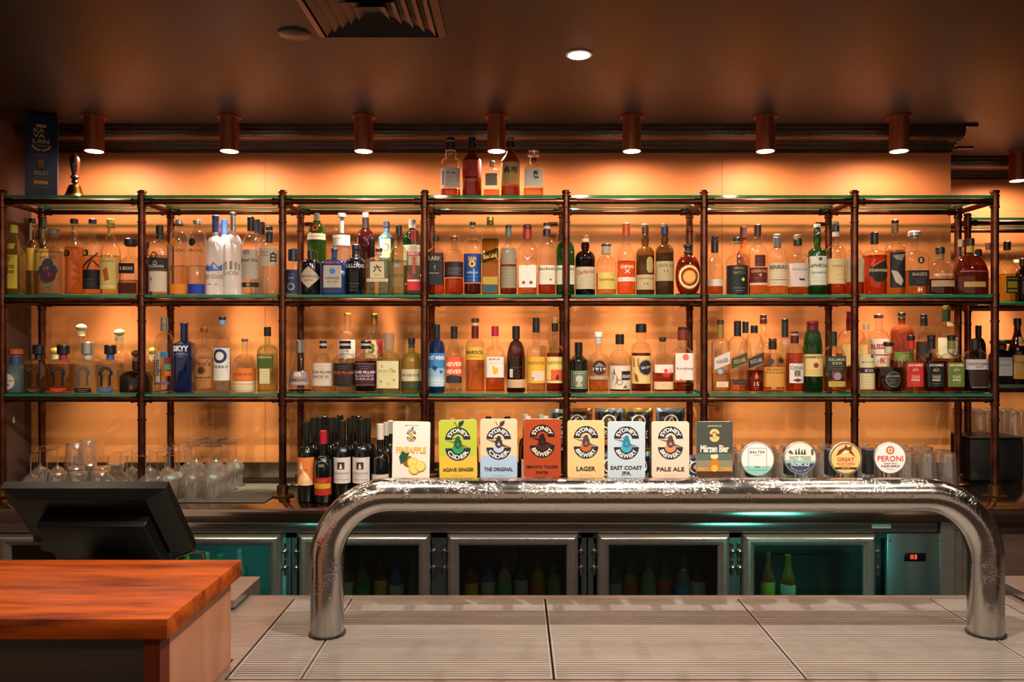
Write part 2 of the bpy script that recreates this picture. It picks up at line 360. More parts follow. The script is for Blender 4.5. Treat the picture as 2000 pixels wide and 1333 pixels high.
# ------------------------------------------------------------------ bar fridges with glass doors
FY = 3.08
def FX(x): return PX(x, FY)
TEALM = P('23423f', .5)
def fridge(doors, x0, x1, label, panel=None, teal=()):
    t = empty('bar_fridge', ((x0 + x1) / 2, FY + .03, 0), label, 'fridge', 'steel under-counter fridges')
    ox, oy = (x0 + x1) / 2, FY + .03
    zt = CT - .106
    b = MB(); th = .02
    b.box((x0-ox, 0, .05), (x0-ox+th, .46, zt)).box((x1-ox-th, 0, .05), (x1-ox, .46, zt)).box((x0-ox, 0, .05), (x1-ox, .46, .09)).box((x0-ox, 0, zt-.02), (x1-ox, .46, zt)).box((x0-ox, .44, .05), (x1-ox, .46, zt))
    xs = [d for d in doors]
    for i in range(len(xs) - 1): b.box((xs[i][1]-ox+.004, 0, .05), (xs[i+1][0]-ox-.004, .03, zt))
    xm = (doors[0][1] + doors[1][0]) / 2 - ox; b.box((xm-.008, .03, .09), (xm+.008, .4298, zt-.02))  # partition added to keep the teal glow behind its own door
    b.box((x0-ox, 0, .0), (x1-ox, .4, .05))
    b.build('cabinet', noise_mat('fridge_body', '4d5a58', '5a6664', .35, .85, (20, 4, 4), 0), t)
    MB().box((x0-ox+.03, .06, .43), (xm-.009, .4295, .435)).box((xm+.009, .06, .43), (x1-ox-.03, .4295, .435)).build('wire_shelf', CHROME, t)
    MB().box((x0-ox+.022, .430, .1), (xm-.009, .4395, zt-.022)).box((xm+.009, .430, .1), (x1-ox-.022, .4395, zt-.022)).build('liner', P('8e9694', .6), t)
    if panel: MB().box((doors[1][0]-ox+.03, .15, .662), (doors[1][1]-ox-.03, .43, .667)).build('upper_shelf', CHROME, t)
    MB().box((x0-ox+.03, .06, .0905), (xm-.009, .4295, .096)).box((xm+.009, .06, .0905), (x1-ox-.03, .4295, .096)).build('base_shelf', P('3c4444', .4, .6), t)
    for di_, (a, c) in enumerate(doors):
        z0, z1, w_ = .10, .7905, .047
        f = MB(); q = [(a-ox, z0), (c-ox, z0), (c-ox, z1), (a-ox, z1)]; qi = [(a-ox+w_, z0+w_), (c-ox-w_, z0+w_), (c-ox-w_, z1-w_), (a-ox+w_, z1-w_)]
        # rounded section: outer edge, crown, inner edge
        secs = [(0, 0.0), (0, -.016), (.12, -.026), (.35, -.033), (.6, -.033), (.85, -.026), (1, -.014), (1, 0)]
        vs = []
        for k_, y in secs:
            vs += [(o[0] + (i_[0] - o[0]) * k_, y, o[1] + (i_[1] - o[1]) * k_) for o, i_ in zip(q, qi)]
        fs = [(j*4+i, j*4+(i+1)%4, (j+1)*4+(i+1)%4, (j+1)*4+i) for j in range(len(secs)-1) for i in range(4)]
        f.add(vs, fs); d = f.build('door', STEEL, t, 30)
        if di_ in teal:  # teal strip and area light added inside to tint these doors
            il = MB().box((a-ox+.09, .05, zt-.030), (c-ox-.09, .07, zt-.0202)).build('added_teal_strip', E('58e8d0', 2), t)
            light('added_teal_glow', 'AREA', ((a+c)/2-ox, .06, zt-.034), 3.0, (.12, .8, .68), (0, 0, 0), t, shape='RECTANGLE', size=.3, size_y=.02)
        MB().box((a-ox+w_-.002, -.012, z0+w_-.002), (c-ox-w_+.002, -.006, z1-w_+.002)).build('pane', G('b8c4c2', .5, gloss=.04), d)
        for z in (.72, .655):
            for sx in (-1, 1):
                hx = (c if (sx > 0) else a) + sx * .011 - ox
                h = MB().lathe([(.002, 0), (.010, .002), (.0115, .010), (.009, .018), (.002, .02)], 12, M=Matrix.Translation((hx, -.002, z)) @ Matrix.Rotation(R(90), 4, 'X'))
                h.box((hx - .004, -.012, z - .03), (hx + .004, -.004, z + .03)); h.build('hinge', CHROME, d, 40)
    if panel:
        a, c = panel
        p = MB().bbox((a-ox, -.02, .10), (c-ox, -.002, .792), .003).build('control_panel', noise_mat('teal_grey_metal', '50605f', '5d6c6a', .32, .8, (20, 3, 3), 0), t, 40)
        cx = (PX(1789, FY)) - ox; z = PZ(1090, FY)
        MB().bbox((cx-.042, -.0235, z-.016), (cx+.042, -.0203, z+.016), .002).build('display', P('0a0808', .2), p, 40)
        pr = Print(); pr.text('03', E('ff2a18', 9), PX(1786, FY) - ox, z + .001, .026, .017, .004)
        pr.build('digits', lambda u, v, e: (u, -.0238 - e, v), p)
        for sx in (a + .012, c - .012): MB().lathe([(.005, 0), (.005, .002)], 10, M=Matrix.Translation((sx - ox, -.0203, .765)) @ Matrix.Rotation(R(90), 4, 'X')).build('screw', CHROME, p)
    return t
D = [(FX(a), FX(c)) for a, c in ((-6, 250), (290, 548), (582, 840), (873, 1130), (1167, 1427), (1452, 1713))]
fridge(D[0:2], D[0][0] - .03, FX(564), 'steel fridge behind the till with teal light on its glass doors', teal=(1,))
fridge(D[2:4], FX(566), FX(1147), 'steel two-door fridge below the wine bottles and cider badges, green and blue bottles inside')
fridge(D[4:6], FX(1150), FX(1838), 'steel fridge with red digit display showing 03 beside its doors', (FX(1735), FX(1838) - .001), teal=(1,))
# ------------------------------------------------------------------ pipe shelving
def shelving(name, posts, yf, yr, label, foot=True, bays=None, left_wall=False):
    t = empty(name, (posts[0], yf, CT), label, 'shelving')
    ox, oy = posts[0], yf
    def post(x, y, r, top, parent_name='post'):
        b = MB().tube((x-ox, y-oy, .004), (x-ox, y-oy, top - CT), r, 16)
        for z in (ZT, ZU, ZL):
            zc = z - .024 - CT
            b.lathe([(r+.001, zc-.028), (r+.004, zc-.026), (r+.004, zc-.021), (r+.0015, zc-.02), (r+.0015, zc+.02), (r+.004, zc+.021), (r+.004, zc+.026), (r+.001, zc+.028)], 16, M=Matrix.Translation((x-ox, y-oy, 0)))
            b.lathe([(r+.001, zc-.09), (r+.0028, zc-.089), (r+.0028, zc-.083), (r+.001, zc-.082)], 16, M=Matrix.Translation((x-ox, y-oy, 0)))
        b.lathe([(r+.001, top-CT-.012), (r+.004, top-CT-.010), (r+.004, top-CT-.004), (r+.001, top-CT)], 16, M=Matrix.Translation((x-ox, y-oy, 0)))
        p = b.build('post', PIPE, t, 40)
        MB().lathe([(.046, .0005), (.048, .003), (.044, .007), (r+.009, .010), (r+.007, .03), (r+.009, .033), (r+.009, .045), (r+.002, .05)], 24, M=Matrix.Translation((x-ox, y-oy, 0))).build('flange', noise_mat('dull_brass', '5c4020', '7a562c', .3, .9, (20, 20, 20), 0), p, 40)
        return p
    for i, x in enumerate(posts):
        post(x, yf, .0152, ZT + .022)
        if not (left_wall and i == 0): post(x, yr, .0150, ZT - .0125)
    xr = list(posts)
    for z in (ZT, ZU, ZL):
        zc = z - .0245 - CT
        for i in range(len(posts) - 1):
            for y in (yf, yr):
                b = MB().tube((posts[i]-ox+.012, y-oy, zc), (posts[i+1]-ox-.012, y-oy, zc), .0112, 14)
                for x, s in ((posts[i], 1), (posts[i+1], -1)):
                    b.tube((x-ox+s*.013, y-oy, zc), (x-ox+s*.036, y-oy, zc), .0138, 14); b.tube((x-ox+s*.036, y-oy, zc), (x-ox+s*.041, y-oy, zc), .0158, 14)
                b.build('rail', PIPE, t, 40)
        for x in posts:
            b = MB().tube((x-ox, .012, zc), (x-ox, yr-yf-.012, zc), .0112, 14).tube((x-ox, .013, zc), (x-ox, .036, zc), .0138, 14).tube((x-ox, yr-yf-.036, zc), (x-ox, yr-yf-.013, zc), .0138, 14)
            b.build('cross_rail', PIPE, t, 40)
    return t
POSTS = [PX(x, YF) for x in (5, 277, 552, 829, 1106, 1375, 1669, 1943)]
sh = shelving('pipe_shelving', POSTS, YF, YR, 'long bronze pipe shelving frame with seven bays on the steel back counter')
# wall brackets near the top of some rear posts
for x in (334, 590, 1095, 1617):
    X = PX(x, YR); sgn = -1 if x in (1095, 1617) else 1
    MB().tube((X - POSTS[0] + sgn * .012, YR - YF, PZ(438, YR) - CT), (X - POSTS[0] + sgn * .055, YR - YF, PZ(438, YR) - CT), .009, 12).build('wall_bracket', PIPE, sh, 40)
Y2F, Y2R = 3.90, 4.18
P2 = [PX(1890, Y2F) + .6 * i for i in range(4)]
shelving('pipe_shelving', P2, Y2F, Y2R, 'smaller-looking bronze pipe shelving set further back at the right edge')
GEDGE = G('2fae8c', .8, diff=.35, gloss=.05, dcol='2f9c80'); GTOP = G('f4fbf8', .9, gloss=.01, f0=.05, fp=3.0)
def glass_shelf(x0, x1, yf, yr, z, label):
    b = MB(); a = (x0, yf, z - .012); c = (x1, yr, z)
    n0 = len(b.m); b.bbox(a, c, .0012, 1)
    # green where one looks into the cut edge, clear across the faces
    for i in range(n0, len(b.f)):
        f = b.f[i]; zz = [b.v[j][2] for j in f]
        b.m[i] = 0 if max(zz) - min(zz) < .0008 else 1
    tag(b.build('glass_shelf', [GTOP, GEDGE]), label, 'shelf', 'glass shelf panels')
bayn = ['bay nearest the dark side wall', 'second bay from the side wall', 'third bay from the side wall', 'middle bay', 'bay right of the middle', 'second bay from the open end', 'end bay by the recess']
for z, rn in ((ZT, 'top'), (ZU, 'upper'), (ZL, 'lower')):
    for i in range(7):
        glass_shelf(POSTS[i] + .0185, POSTS[i+1] - .0185, YF - .017, YR + .02, z, 'green-edged glass %s shelf in the %s' % (rn, bayn[i]))
for z, rn in ((ZT, 'top'), (ZU, 'upper'), (ZL, 'lower')):
    glass_shelf(P2[0] + .0185, P2[1] - .0185, Y2F - .017, Y2R + .02, z, 'green-edged glass %s shelf of the set-back shelving beyond the end bay' % rn)
# ------------------------------------------------------------------ bar top with drip trays
tx = [-.573, -.425, .075, .573, 1.07, 1.24]
ty0, ty1 = 1.557, 2.038
XB0, XB1 = -.592, 1.95
b = MB()
zt = BT
b.box((XB0, 1.54, zt - .03), (XB1, ty0 - .004, zt))                     # front lip
b.box((XB0, ty1 + .003, zt - .03), (XB1, 2.07, zt))                     # back strip
b.box((XB0, ty0 - .004, zt - .03), (tx[0] - .003, ty1 + .003, zt))      # left of trays
b.box((tx[-1] + .003, ty0 - .004, zt - .03), (XB1, ty1 + .003, zt))
b.box((-1.9, 1.655, zt - .03), (XB0, 2.07, zt))
t = tag(b.build('steel_bar', STEEL_TOP), 'worn stainless steel bar top with sunken drip trays', 'bar')
MB().box((tx[0] - .003, ty0 - .004, zt - .034), (tx[-1] + .003, ty1 + .003, zt - .024)).build('trough', P('2a2420', .5, .6), t)
MB().box((XB0 + .01, 1.56, 0), (XB1, 1.60, zt - .03)).box((-1.9, 1.67, 0), (XB0, 1.70, zt - .03)).build('front_panel', P('1a1512', .5), t)
MB().box((-1.8, 2.04, .05), (1.9, 2.066, zt - .0305)).build('reflector_panel', STEEL, t)  # unseen steel panel, added for the fascia and fridge doors to reflect
STRIPN = 0
GRATE = noise_mat('grate_steel', '979089', 'a39c94', .42, .62, (4, 30, 4), 0, rvar=.04)
names = ['narrow drip tray grate under the near foot of the tap font', 'wide drip tray grate beside the left leg of the font', 'middle drip tray grate below the brewery badges', 'wide drip tray grate before the right leg of the font', 'end drip tray grate behind the right leg of the font, partly cut by the frame']
for i in range(5):
    x0, x1 = tx[i] + .0025, tx[i+1] - .0025
    b = MB(); fw = .004
    b.box((x0, ty0, zt-.012), (x0+fw, ty1, zt+.0005)).box((x1-fw, ty0, zt-.012), (x1, ty1, zt+.0005)).box((x0+fw, ty0, zt-.012), (x1-fw, ty0+fw, zt+.0005)).box((x0+fw, ty1-fw, zt-.012), (x1-fw, ty1, zt+.0005))
    g = tag(b.build('drip_tray_grate', GRATE), names[i], 'drip tray', 'drip tray grates')
    b = MB(); pitch = .0110; y = ty0 + .0065
    while y < ty1 - .006:
        b.add([(x0+fw, y, zt-.003), (x1-fw, y, zt-.003), (x1-fw, y+.0010, zt), (x0+fw, y+.0010, zt), (x1-fw, y+.0064, zt), (x0+fw, y+.0064, zt), (x1-fw, y+.0074, zt-.003), (x0+fw, y+.0074, zt-.003)],
              [(0,1,2,3), (3,2,4,5), (5,4,6,7)]); y += pitch
    n = max(2, int((x1 - x0) / .021))
    for j in range(1, n): xx = x0 + (x1-x0)*j/n; b.box((xx-.0015, ty0+fw, zt-.009), (xx+.0015, ty1-fw, zt-.0032))
    b.build('slats', GRATE, g)
tag(MB().bbox((-1.7, 2.075, .80), (-.70, 2.16, .903), .002).box((-1.7, 1.96, .885), (-.70, 2.075, .903)).build('steel_ledge', STEEL_TOP), 'raised steel ledge between the wooden counter and the bar trough', 'ledge')
tag(MB().bbox((1.30, 2.0, .885), (1.9, 2.16, .905), .002).build('steel_ledge', STEEL), 'raised steel ledge at the right edge behind the bar top', 'ledge')
# teal lit strips below the bar's rear edge
for x0, x1, lb in ((-1.28, -.72, 'teal light strip under the bar near the till'), (.95, 1.5, 'teal light strip under the bar before the 03 display')):
    o = empty('light_strip', ((x0+x1)/2, 2.08, .80), lb, 'lamp')
    MB().box(((x0-x1)/2, -.01, 0), ((x1-x0)/2, .01, .012)).build('housing', STEEL, o)
    MB().box(((x0-x1)/2+.005, .0102, .001), ((x1-x0)/2-.005, .0112, .011)).build('diffuser', E('38e0c4', 1.2), o)
    light('glow', 'AREA', (0, .02, .006), 1.3 if x0 > 0 else 2.4, (.12, .85, .70), (R(70), 0, 0), o, shape='RECTANGLE', size=.25, size_y=.02, spread=R(75))
# ------------------------------------------------------------------ wooden counter
def wood(name, axis, c1='4c1a08', c2='9c4610', c3='80360c', rough=.4, coat=.0):
    if name in MATS: return MATS[name]
    m, nt, b = nodes(name); N = nt.nodes; L = nt.links
    g = N.new('ShaderNodeNewGeometry'); mp = N.new('ShaderNodeMapping'); mp.inputs['Scale'].default_value = (1.6, 14, 14) if axis == 'x' else (14, 14, 1.6)
    L.new(g.outputs['Position'], mp.inputs[0])
    n1 = N.new('ShaderNodeTexNoise'); n1.inputs['Scale'].default_value = 1.6; n1.inputs['Detail'].default_value = 7; n1.inputs['Distortion'].default_value = .9; L.new(mp.outputs[0], n1.inputs[0])
    n2 = N.new('ShaderNodeTexNoise'); n2.inputs['Scale'].default_value = 9; n2.inputs['Detail'].default_value = 4; L.new(mp.outputs[0], n2.inputs[0])
    mx = N.new('ShaderNodeMix'); mx.data_type = 'FLOAT'; mx.inputs[0].default_value = .3; L.new(n1.outputs[0], mx.inputs[2]); L.new(n2.outputs[0], mx.inputs[3])
    cr = N.new('ShaderNodeValToRGB'); e = cr.color_ramp.elements; e[0].position = .34; e[0].color = lin(c1); e[1].position = .66; e[1].color = lin(c2); q = e.new(.5); q.color = lin(c3)
    L.new(mx.outputs[0], cr.inputs[0]); L.new(cr.outputs[0], b.inputs['Base Color']); b.inputs['Roughness'].default_value = rough; b.inputs['Coat Weight'].default_value = coat; b.inputs['Coat Roughness'].default_value = .3; b.inputs['Specular IOR Level'].default_value = .12
    MATS[name] = m; return m
WY0, WY1, WX, WZ = 1.30, 1.652, -.575, 1.09
b = MB().bbox((-1.9, WY0, WZ - .034), (WX, WY1, WZ), .0015, 2)
t = tag(b.build('wooden_counter', wood('red_timber_x', 'x'), smooth=30), 'polished red-brown timber counter corner with a slab top', 'counter')
MB().box((-.620, WY0 + .012, 0), (WX - .018, WY0 + .05, WZ - .0342)).build('corner_post', wood('red_timber_z', 'z', '4a1c0e', '6a2a14', '5a2412'), t)
MB().box((-1.9, WY0 + .02, 0), (-.621, WY0 + .04, WZ - .0342)).build('front_panel', noise_mat('dark_board', '1e1611', '2d221a', .5, 0, (2, 2, 60), .05), t)
MB().box((-.606, WY0 + .0505, 0), (WX - .0185, WY1 - .012, WZ - .0342)).build('side_panel', wood('side_timber', 'z', '8a5a3c', 'a06c4a', '96634a', .28, .4), t)
# ------------------------------------------------------------------ beer font: one bent steel pipe
def font_mat():
    m, nt, b = nodes('wet_polished_steel'); N = nt.nodes; L = nt.links
    b.inputs['Base Color'].default_value = lin('c0bcb8'); b.inputs['Metallic'].default_value = 1
    g = N.new('ShaderNodeNewGeometry')
    v = N.new('ShaderNodeTexVoronoi'); v.inputs['Scale'].default_value = 230; v.feature = 'F1'; L.new(g.outputs['Position'], v.inputs['Vector'])
    nz = N.new('ShaderNodeTexNoise'); nz.inputs['Scale'].default_value = 26; nz.inputs['Detail'].default_value = 3; L.new(g.outputs['Position'], nz.inputs[0])
    sp = N.new('ShaderNodeSeparateXYZ'); L.new(g.outputs['Normal'], sp.inputs[0])
    # beads of condensation: a bump wherever a voronoi cell centre is near and the patchy noise allows it
    mr = N.new('ShaderNodeMapRange'); mr.inputs[1].default_value = .0; mr.inputs[2].default_value = .5; mr.inputs[3].default_value = 1; mr.inputs[4].default_value = 0; L.new(v.outputs['Distance'], mr.inputs[0])
    mk = N.new('ShaderNodeMapRange'); mk.inputs[1].default_value = .42; mk.inputs[2].default_value = .6; L.new(nz.outputs[0], mk.inputs[0])
    up = N.new('ShaderNodeMapRange'); up.inputs[1].default_value = -.1; up.inputs[2].default_value = .55; up.inputs[3].default_value = .10; up.inputs[4].default_value = 1; L.new(sp.outputs[2], up.inputs[0])
    a = N.new('ShaderNodeMath'); a.operation = 'MULTIPLY'; L.new(mr.outputs[0], a.inputs[0]); L.new(mk.outputs[0], a.inputs[1])
    c = N.new('ShaderNodeMath'); c.operation = 'MULTIPLY'; L.new(a.outputs[0], c.inputs[0]); L.new(up.outputs[0], c.inputs[1])
    bp = N.new('ShaderNodeBump'); bp.inputs['Strength'].default_value = .9; bp.inputs['Distance'].default_value = .0016; L.new(c.outputs[0], bp.inputs['Height']); L.new(bp.outputs[0], b.inputs['Normal'])
    r = N.new('ShaderNodeMapRange'); r.inputs[3].default_value = .12; r.inputs[4].default_value = .24; L.new(nz.outputs[0], r.inputs[0]); L.new(r.outputs[0], b.inputs['Roughness'])
    return m
TY = 1.80; tr = .038
lx, rx = PX(639, TY), PX(1925, TY); tz = PZ(966.5, TY); br = .145
pts = [(lx, TY, BT + .001), (lx, TY, BT + .1)]
for i in range(15): a = R(180 - 90 * i / 14); pts.append((lx + br + br * math.cos(a), TY, tz - br + br * math.sin(a)))
for i in range(15): a = R(90 - 90 * i / 14); pts.append((rx - br + br * math.cos(a), TY, tz - br + br * math.sin(a)))
pts += [(rx, TY, BT + .1), (rx, TY, BT + .001)]
mx_ = (lx + rx) / 2
t = empty('beer_font', (mx_, TY, BT), 'bent polished steel beer font pipe beaded with condensation', 'beer font')
MB().path([(x - mx_, y - TY, z - BT) for x, y, z in pts], tr, 40).build('pipe', font_mat(), t, 60)
for x in (lx, rx): MB().lathe([(tr + .004, .0008), (tr + .004, .004), (tr + .0005, .005)], 32, M=Matrix.Translation((x - mx_, 0, 0))).build('foot_ring', P('2a2624', .4, .5), t, 40)
dr = MB(); rnd = random.Random(3)
for i in range(80):
    x = lx + br + .01 + (rx - lx - 2 * br - .02) * rnd.random(); s = .0012 + .0016 * rnd.random(); a = R(rnd.uniform(-22, 22))
    dr.lathe([(s*.3, -s*1.2), (s*.8, -s*.8), (s, -.0), (s*.8, s*.8), (s*.4, s*1.1)], 8, M=Matrix.Translation((x - mx_, -tr * math.sin(a), tz - BT - tr * math.cos(a) - s * .5)))
o = dr.build('water_drops', G('ffffff', .6, gloss=.02, f0=.12), t, 60); o['kind'] = 'stuff'
# ------------------------------------------------------------------ taps with badges
BY = 1.862
ZBASE = tz + tr * .8
def tap(px, py0, py1, w_px, draw, label, round_=False, tilt=0, handle=None):
    s = BY / F
    if round_: cx, cyy, r = PX(px, BY), PZ((py0 + py1) / 2, BY), (py1 - py0) / 2 * s; bot = cyy - r
    else: cx, h, w_ = PX(px, BY), (py1 - py0) * s, w_px * s; bot = PZ(py1, BY); cyy = bot + h / 2
    zb = tz - .012
    t = empty('beer_tap', (cx, BY, zb), label, 'beer tap', 'beer taps on the steel font')
    # tap body: shank out of the back of the font, upright lever, spout
    b = MB().tube((0, TY + tr - BY - .003, 0), (0, .045, 0), .011, 14).tube((0, .03, .004), (0, .03, bot - zb + .012), .0065, 12).lathe([(.006, -.05), (.008, -.045), (.009, .0), (.012, .006), (.004, .012)], 14, M=Matrix.Translation((0, .045, 0)))
    b.build('tap_body', CHROME, t, 40)
    hx = handle * s if handle is not None else 0
    b = MB().bbox((hx - .010, .006, bot - zb - .004), (hx + .010, .034, cyy - zb + .02), .004, 3)
    b.build('handle', BLACK, t, 40)
    pr = Print()
    if round_: draw(pr, r)
    else: draw(pr, w_, h)
    rt = R(tilt); co, si = math.cos(rt), math.sin(rt)
    pl = MB()
    if round_:
        pl.lathe([(r * .97, -.006), (r, -.004), (r, .0), (r * .975, .0018), (r*.95, .0018)], 48, M=Matrix.Translation((0, 0, cyy - zb)) @ Matrix.Rotation(R(90), 4, 'X'))
        bd = pl.build('badge', P('b9b6ae', .3, .6), t, 40); fy = -.00185
    else:
        q = Print(); q.rrect('fff', 0, 0, w_, h, .006); pts2 = q.items[0][1]; n = len(pts2)
        vs = [(x * co - y * si, yy, cyy - zb + x * si + y * co) for yy in (0, .005) for x, y in pts2]
        pl.add(vs, [tuple(range(n)), tuple(range(n, 2*n))[::-1]] + [(i, i + n, (i + 1) % n + n, (i + 1) % n) for i in range(n)])
        bd = pl.build('badge', P('d9d2c4', .4), t); fy = -.0002
    pr.build('badge_print', lambda u, v, e: (u * co - v * si, fy - e, cyy - zb + u * si + v * co), bd)
    return t
def emblem(pr, cx, cyy, r, dark, light, top, bottom, gap=.33, figure=None, leaf=None):
    """two dark half rings with arched words, a bird-like figure between them"""
    g = r * gap; ri = r * .44
    pr.disc(dark, cx, cyy + g, r, ri, 0, 180); pr.disc(dark, cx, cyy - g, r, ri, 180, 360)
    if top:
        pr.arc(top, light, cx, cyy + g, r * .56, r * .90, 164, 16, .03, 3)
        pr.arc(bottom, light, cx, cyy - g, r * .90, r * .56, 197, 343, .03, 3)
    if figure:
        body, drop, wing = figure
        pr.disc(drop, cx, cyy - g * 1.05, ri * .96)
        pr.poly(wing, [(cx - r * .98, cyy + g * .93), (cx - r * .3, cyy + g * .7), (cx - r * .1, cyy - g * .1), (cx - r * .45, cyy + g * .3)])
        pr.poly(wing, [(cx + r * .98, cyy - g * .93), (cx + r * .3, cyy - g * .85), (cx + r * .12, cyy + g * .1), (cx + r * .5, cyy - g * .35)])
        pr.disc(body, cx, cyy + g * .1, r * .30, ry=r * .42)
        pr.disc(body, cx + r * .02, cyy + g * 1.35, r * .17)
        pr.poly(body, [(cx - r * .12, cyy + g * 1.5), (cx - r * .5, cyy + g * 1.15), (cx - r * .1, cyy + g * 1.22)])
        pr.poly(body, [(cx + r * .2, cyy + g * .3), (cx + r * .5, cyy - g * .75), (cx + r * .12, cyy - g * .4)])
        pr.poly(drop, [(cx - r * .13, cyy - g * .5), (cx + r * .02, cyy + g * .4), (cx + r * .14, cyy - g * .5)])
    if leaf:
        pr.poly(leaf, [(cx, cyy + g + r * .98), (cx + r * .03, cyy + g + r * .98), (cx - r * .22, cyy + g + r * 1.42), (cx - r * .28, cyy + g + r * 1.42)])
        pr.poly(leaf, [(cx + r * .04, cyy + g + r * 1.02), (cx + r * .12, cyy + g + r * 1.4), (cx + r * .5, cyy + g + r * 1.55), (cx + r * .46, cyy + g + r * 1.25), (cx + r * .28, cyy + g + r * 1.06)])
def badge(base, lines, fig, dark='2b2533', light='f6efe2', word=('SYDNEY', 'BREWERY'), lower=None, leaf=None, ty=.235, ink='2b2533'):
    def d(pr, w_, h):
        pr.rrect(base, 0, 0, w_, h, .006)
        if lower: pr.poly(lower[0], [(-w_/2+.0002, -h/2+.004), (-w_/2+.004, -h/2+.0002), (w_/2-.004, -h/2+.0002), (w_/2-.0002, -h/2+.004), (w_/2-.0002, -h/2+h*lower[1]), (-w_/2+.0002, -h/2+h*lower[1])])
        emblem(pr, 0, h * (.12 if leaf is None else .09), w_ * .335, dark, light, word[0], word[1], figure=fig, leaf=leaf)
        for i, (tx_, ww, hh) in enumerate(lines): pr.text(tx_, ink, 0, -h / 2 + h * ty - i * h * .095, w_ * ww, h * hh * 1.15, .028, 3)
        pr.text('independent brewing co', ink, 0, -h/2 + h*.045, w_*.34, h*.014, 0, 1)
    return d
def pineapple(pr, w_, h):
    pr.rrect('f4e9dc', 0, 0, w_, h, .002)
    pr.text('LIMITED EDITION', '4a4632', 0, h*.43, w_*.38, h*.022, .01)
    emblem(pr, 0, h*.255, w_*.125, '3a3820', 'f4e9dc', 'SYDNEY', 'BREWERY', figure=('caa83a', 'd8b84a', '6a6a3a'), leaf='3a3820')
    pr.text('PINEAPPLE', 'd6a326', 0, 0, w_*.80, h*.115, .035, 3); pr.text('PINEAPPLE', 'f3d36a', -.0006, .0008, w_*.78, h*.095, .0, 3)
    pr.disc('9c5a24', w_*.0-.006, -h*.20, w_*.15); pr.poly('24573a', [(-.028,-.028+.012), (-.020,-.018+.016), (-.012,-.020+.012), (-.004,-.014+.008), (-.012,-.032+.006), (-.024,-.040+.006)])
    for cx, cyy in ((.004, -h*.22), (.008, -h*.33), (.022, -h*.28)):
        pr.disc('9a7420', cx + .0008, cyy - .0008, w_*.145); pr.disc('f0cf4e', cx, cyy, w_*.14); pr.disc('f7e08a', cx, cyy, w_*.10); pr.disc('e9c540', cx, cyy, w_*.02)
def marzen(pr, w_, h):
    pr.rrect('474a42', 0, 0, w_, h, .003)
    pr.rect('5a6a60', -w_/2+.0005, -h*.20, w_/2-.0005, -h*.08); pr.rect('8a8468', -w_/2+.0005, -h*.32, w_/2-.0005, -h*.20); pr.rect('b08a50', -w_/2+.0005, -h*.40, w_/2-.0005, -h*.32)
    pr.rect('4a2c1c', -w_/2+.0005, -h*.49, w_/2-.0005, -h*.40)
    for a in (-.36, .36): pr.disc('c29858', a*w_, -h*.38, w_*.12, a0=0, a1=180, n=12, ry=h*.05)
    pr.text('LIMITED EDITION', 'e8e2d4', 0, h*.42, w_*.38, h*.022, .01)
    emblem(pr, 0, h*.25, w_*.135, 'e0c27c', '474a42', '', '', figure=('e0c27c', 'c8a45c', 'e0c27c'))
    pr.text('Märzen Bier', 'f2ead8', 0, h*.01, w_*.78, h*.135, .03, 3)
    pr.poly('c87a28', [(-.009,-h*.40), (.009,-h*.40), (.0125,-h*.30), (.009,-h*.22), (.004,-h*.17), (-.004,-h*.17), (-.009,-h*.22), (-.0125,-h*.30)])
    pr.disc('e8b050', 0, -h*.345, .008); pr.poly('f1dca4', [(-.008,-h*.17), (.007,-h*.17), (.009,-h*.11), (.004,-h*.09), (-.010,-h*.105)])
pxs = [
 (803, 824, 935, 73, pineapple, 'white pineapple beer tap badge with fruit slices, first on the font', 1.6),
 (894.5, 821, 935, 74, badge('b9c442', [('AGAVE GINGER', .82, .055)], ('2c5a3a', '2f9c5c', '7a8a50'), '1f2f38', word=('SYDNEY', 'CIDER'), lower=('e8bc48', .38), leaf='24402c', ty=.15, ink='2c3a2a'), 'lime and yellow cider tap badge with a leaf on its round emblem', 1.2),
 (974, 819, 935, 72, badge('eec9a4', [('THE ORIGINAL', .78, .055)], ('3c3430', 'b9c6d8', '7a6450'), '232a40', word=('SYDNEY', 'CIDER'), lower=('a9c4de', .38), leaf='4a3830', ty=.155, ink='3c3040'), 'peach and pale blue cider tap badge with a leaf on its emblem', 0.2),
 (1059, 819, 933, 73, badge('a8431f', [('SMOOTH TALKER', .86, .045), ('PORTER', .34, .038)], ('1c1210', '4a1c18', '2a1612'), '1c1210', 'ecdcc8', ty=.18, ink='1c1210'), 'brick red porter tap badge with a black round emblem', -.3),
 (1144.5, 822, 934, 72, badge('e9c187', [('LAGER', .52, .07)], ('4a4048', 'b8622c', '8a7a70'), ty=.16), 'golden tan tap badge reading lager', -.2),
 (1223.5, 824, 934, 73, badge('bccdd6', [('EAST COAST', .84, .06), ('IPA', .22, .055)], ('2c7f9c', '3aa6c4', '7a8a90'), ty=.18), 'pale grey-blue tap badge with a turquoise bird', 0),
 (1309.5, 824, 934, 73, badge('efcbb4', [('PALE ALE', .74, .065)], ('54404a', 'd88a5c', '84706a'), ty=.155), 'pale pink tap badge with a brown bird emblem', .2),
 (1395.5, 824, 932, 71, marzen, 'dark grey-green tap badge with an amber beer jug picture', .3)]
for x, y0, y1, w_, d, lb, tl in pxs: tap(x, y0, y1, w_, d, lb, tilt=-tl * .6 if x < 850 else (tl * .8 if x < 900 else 0))
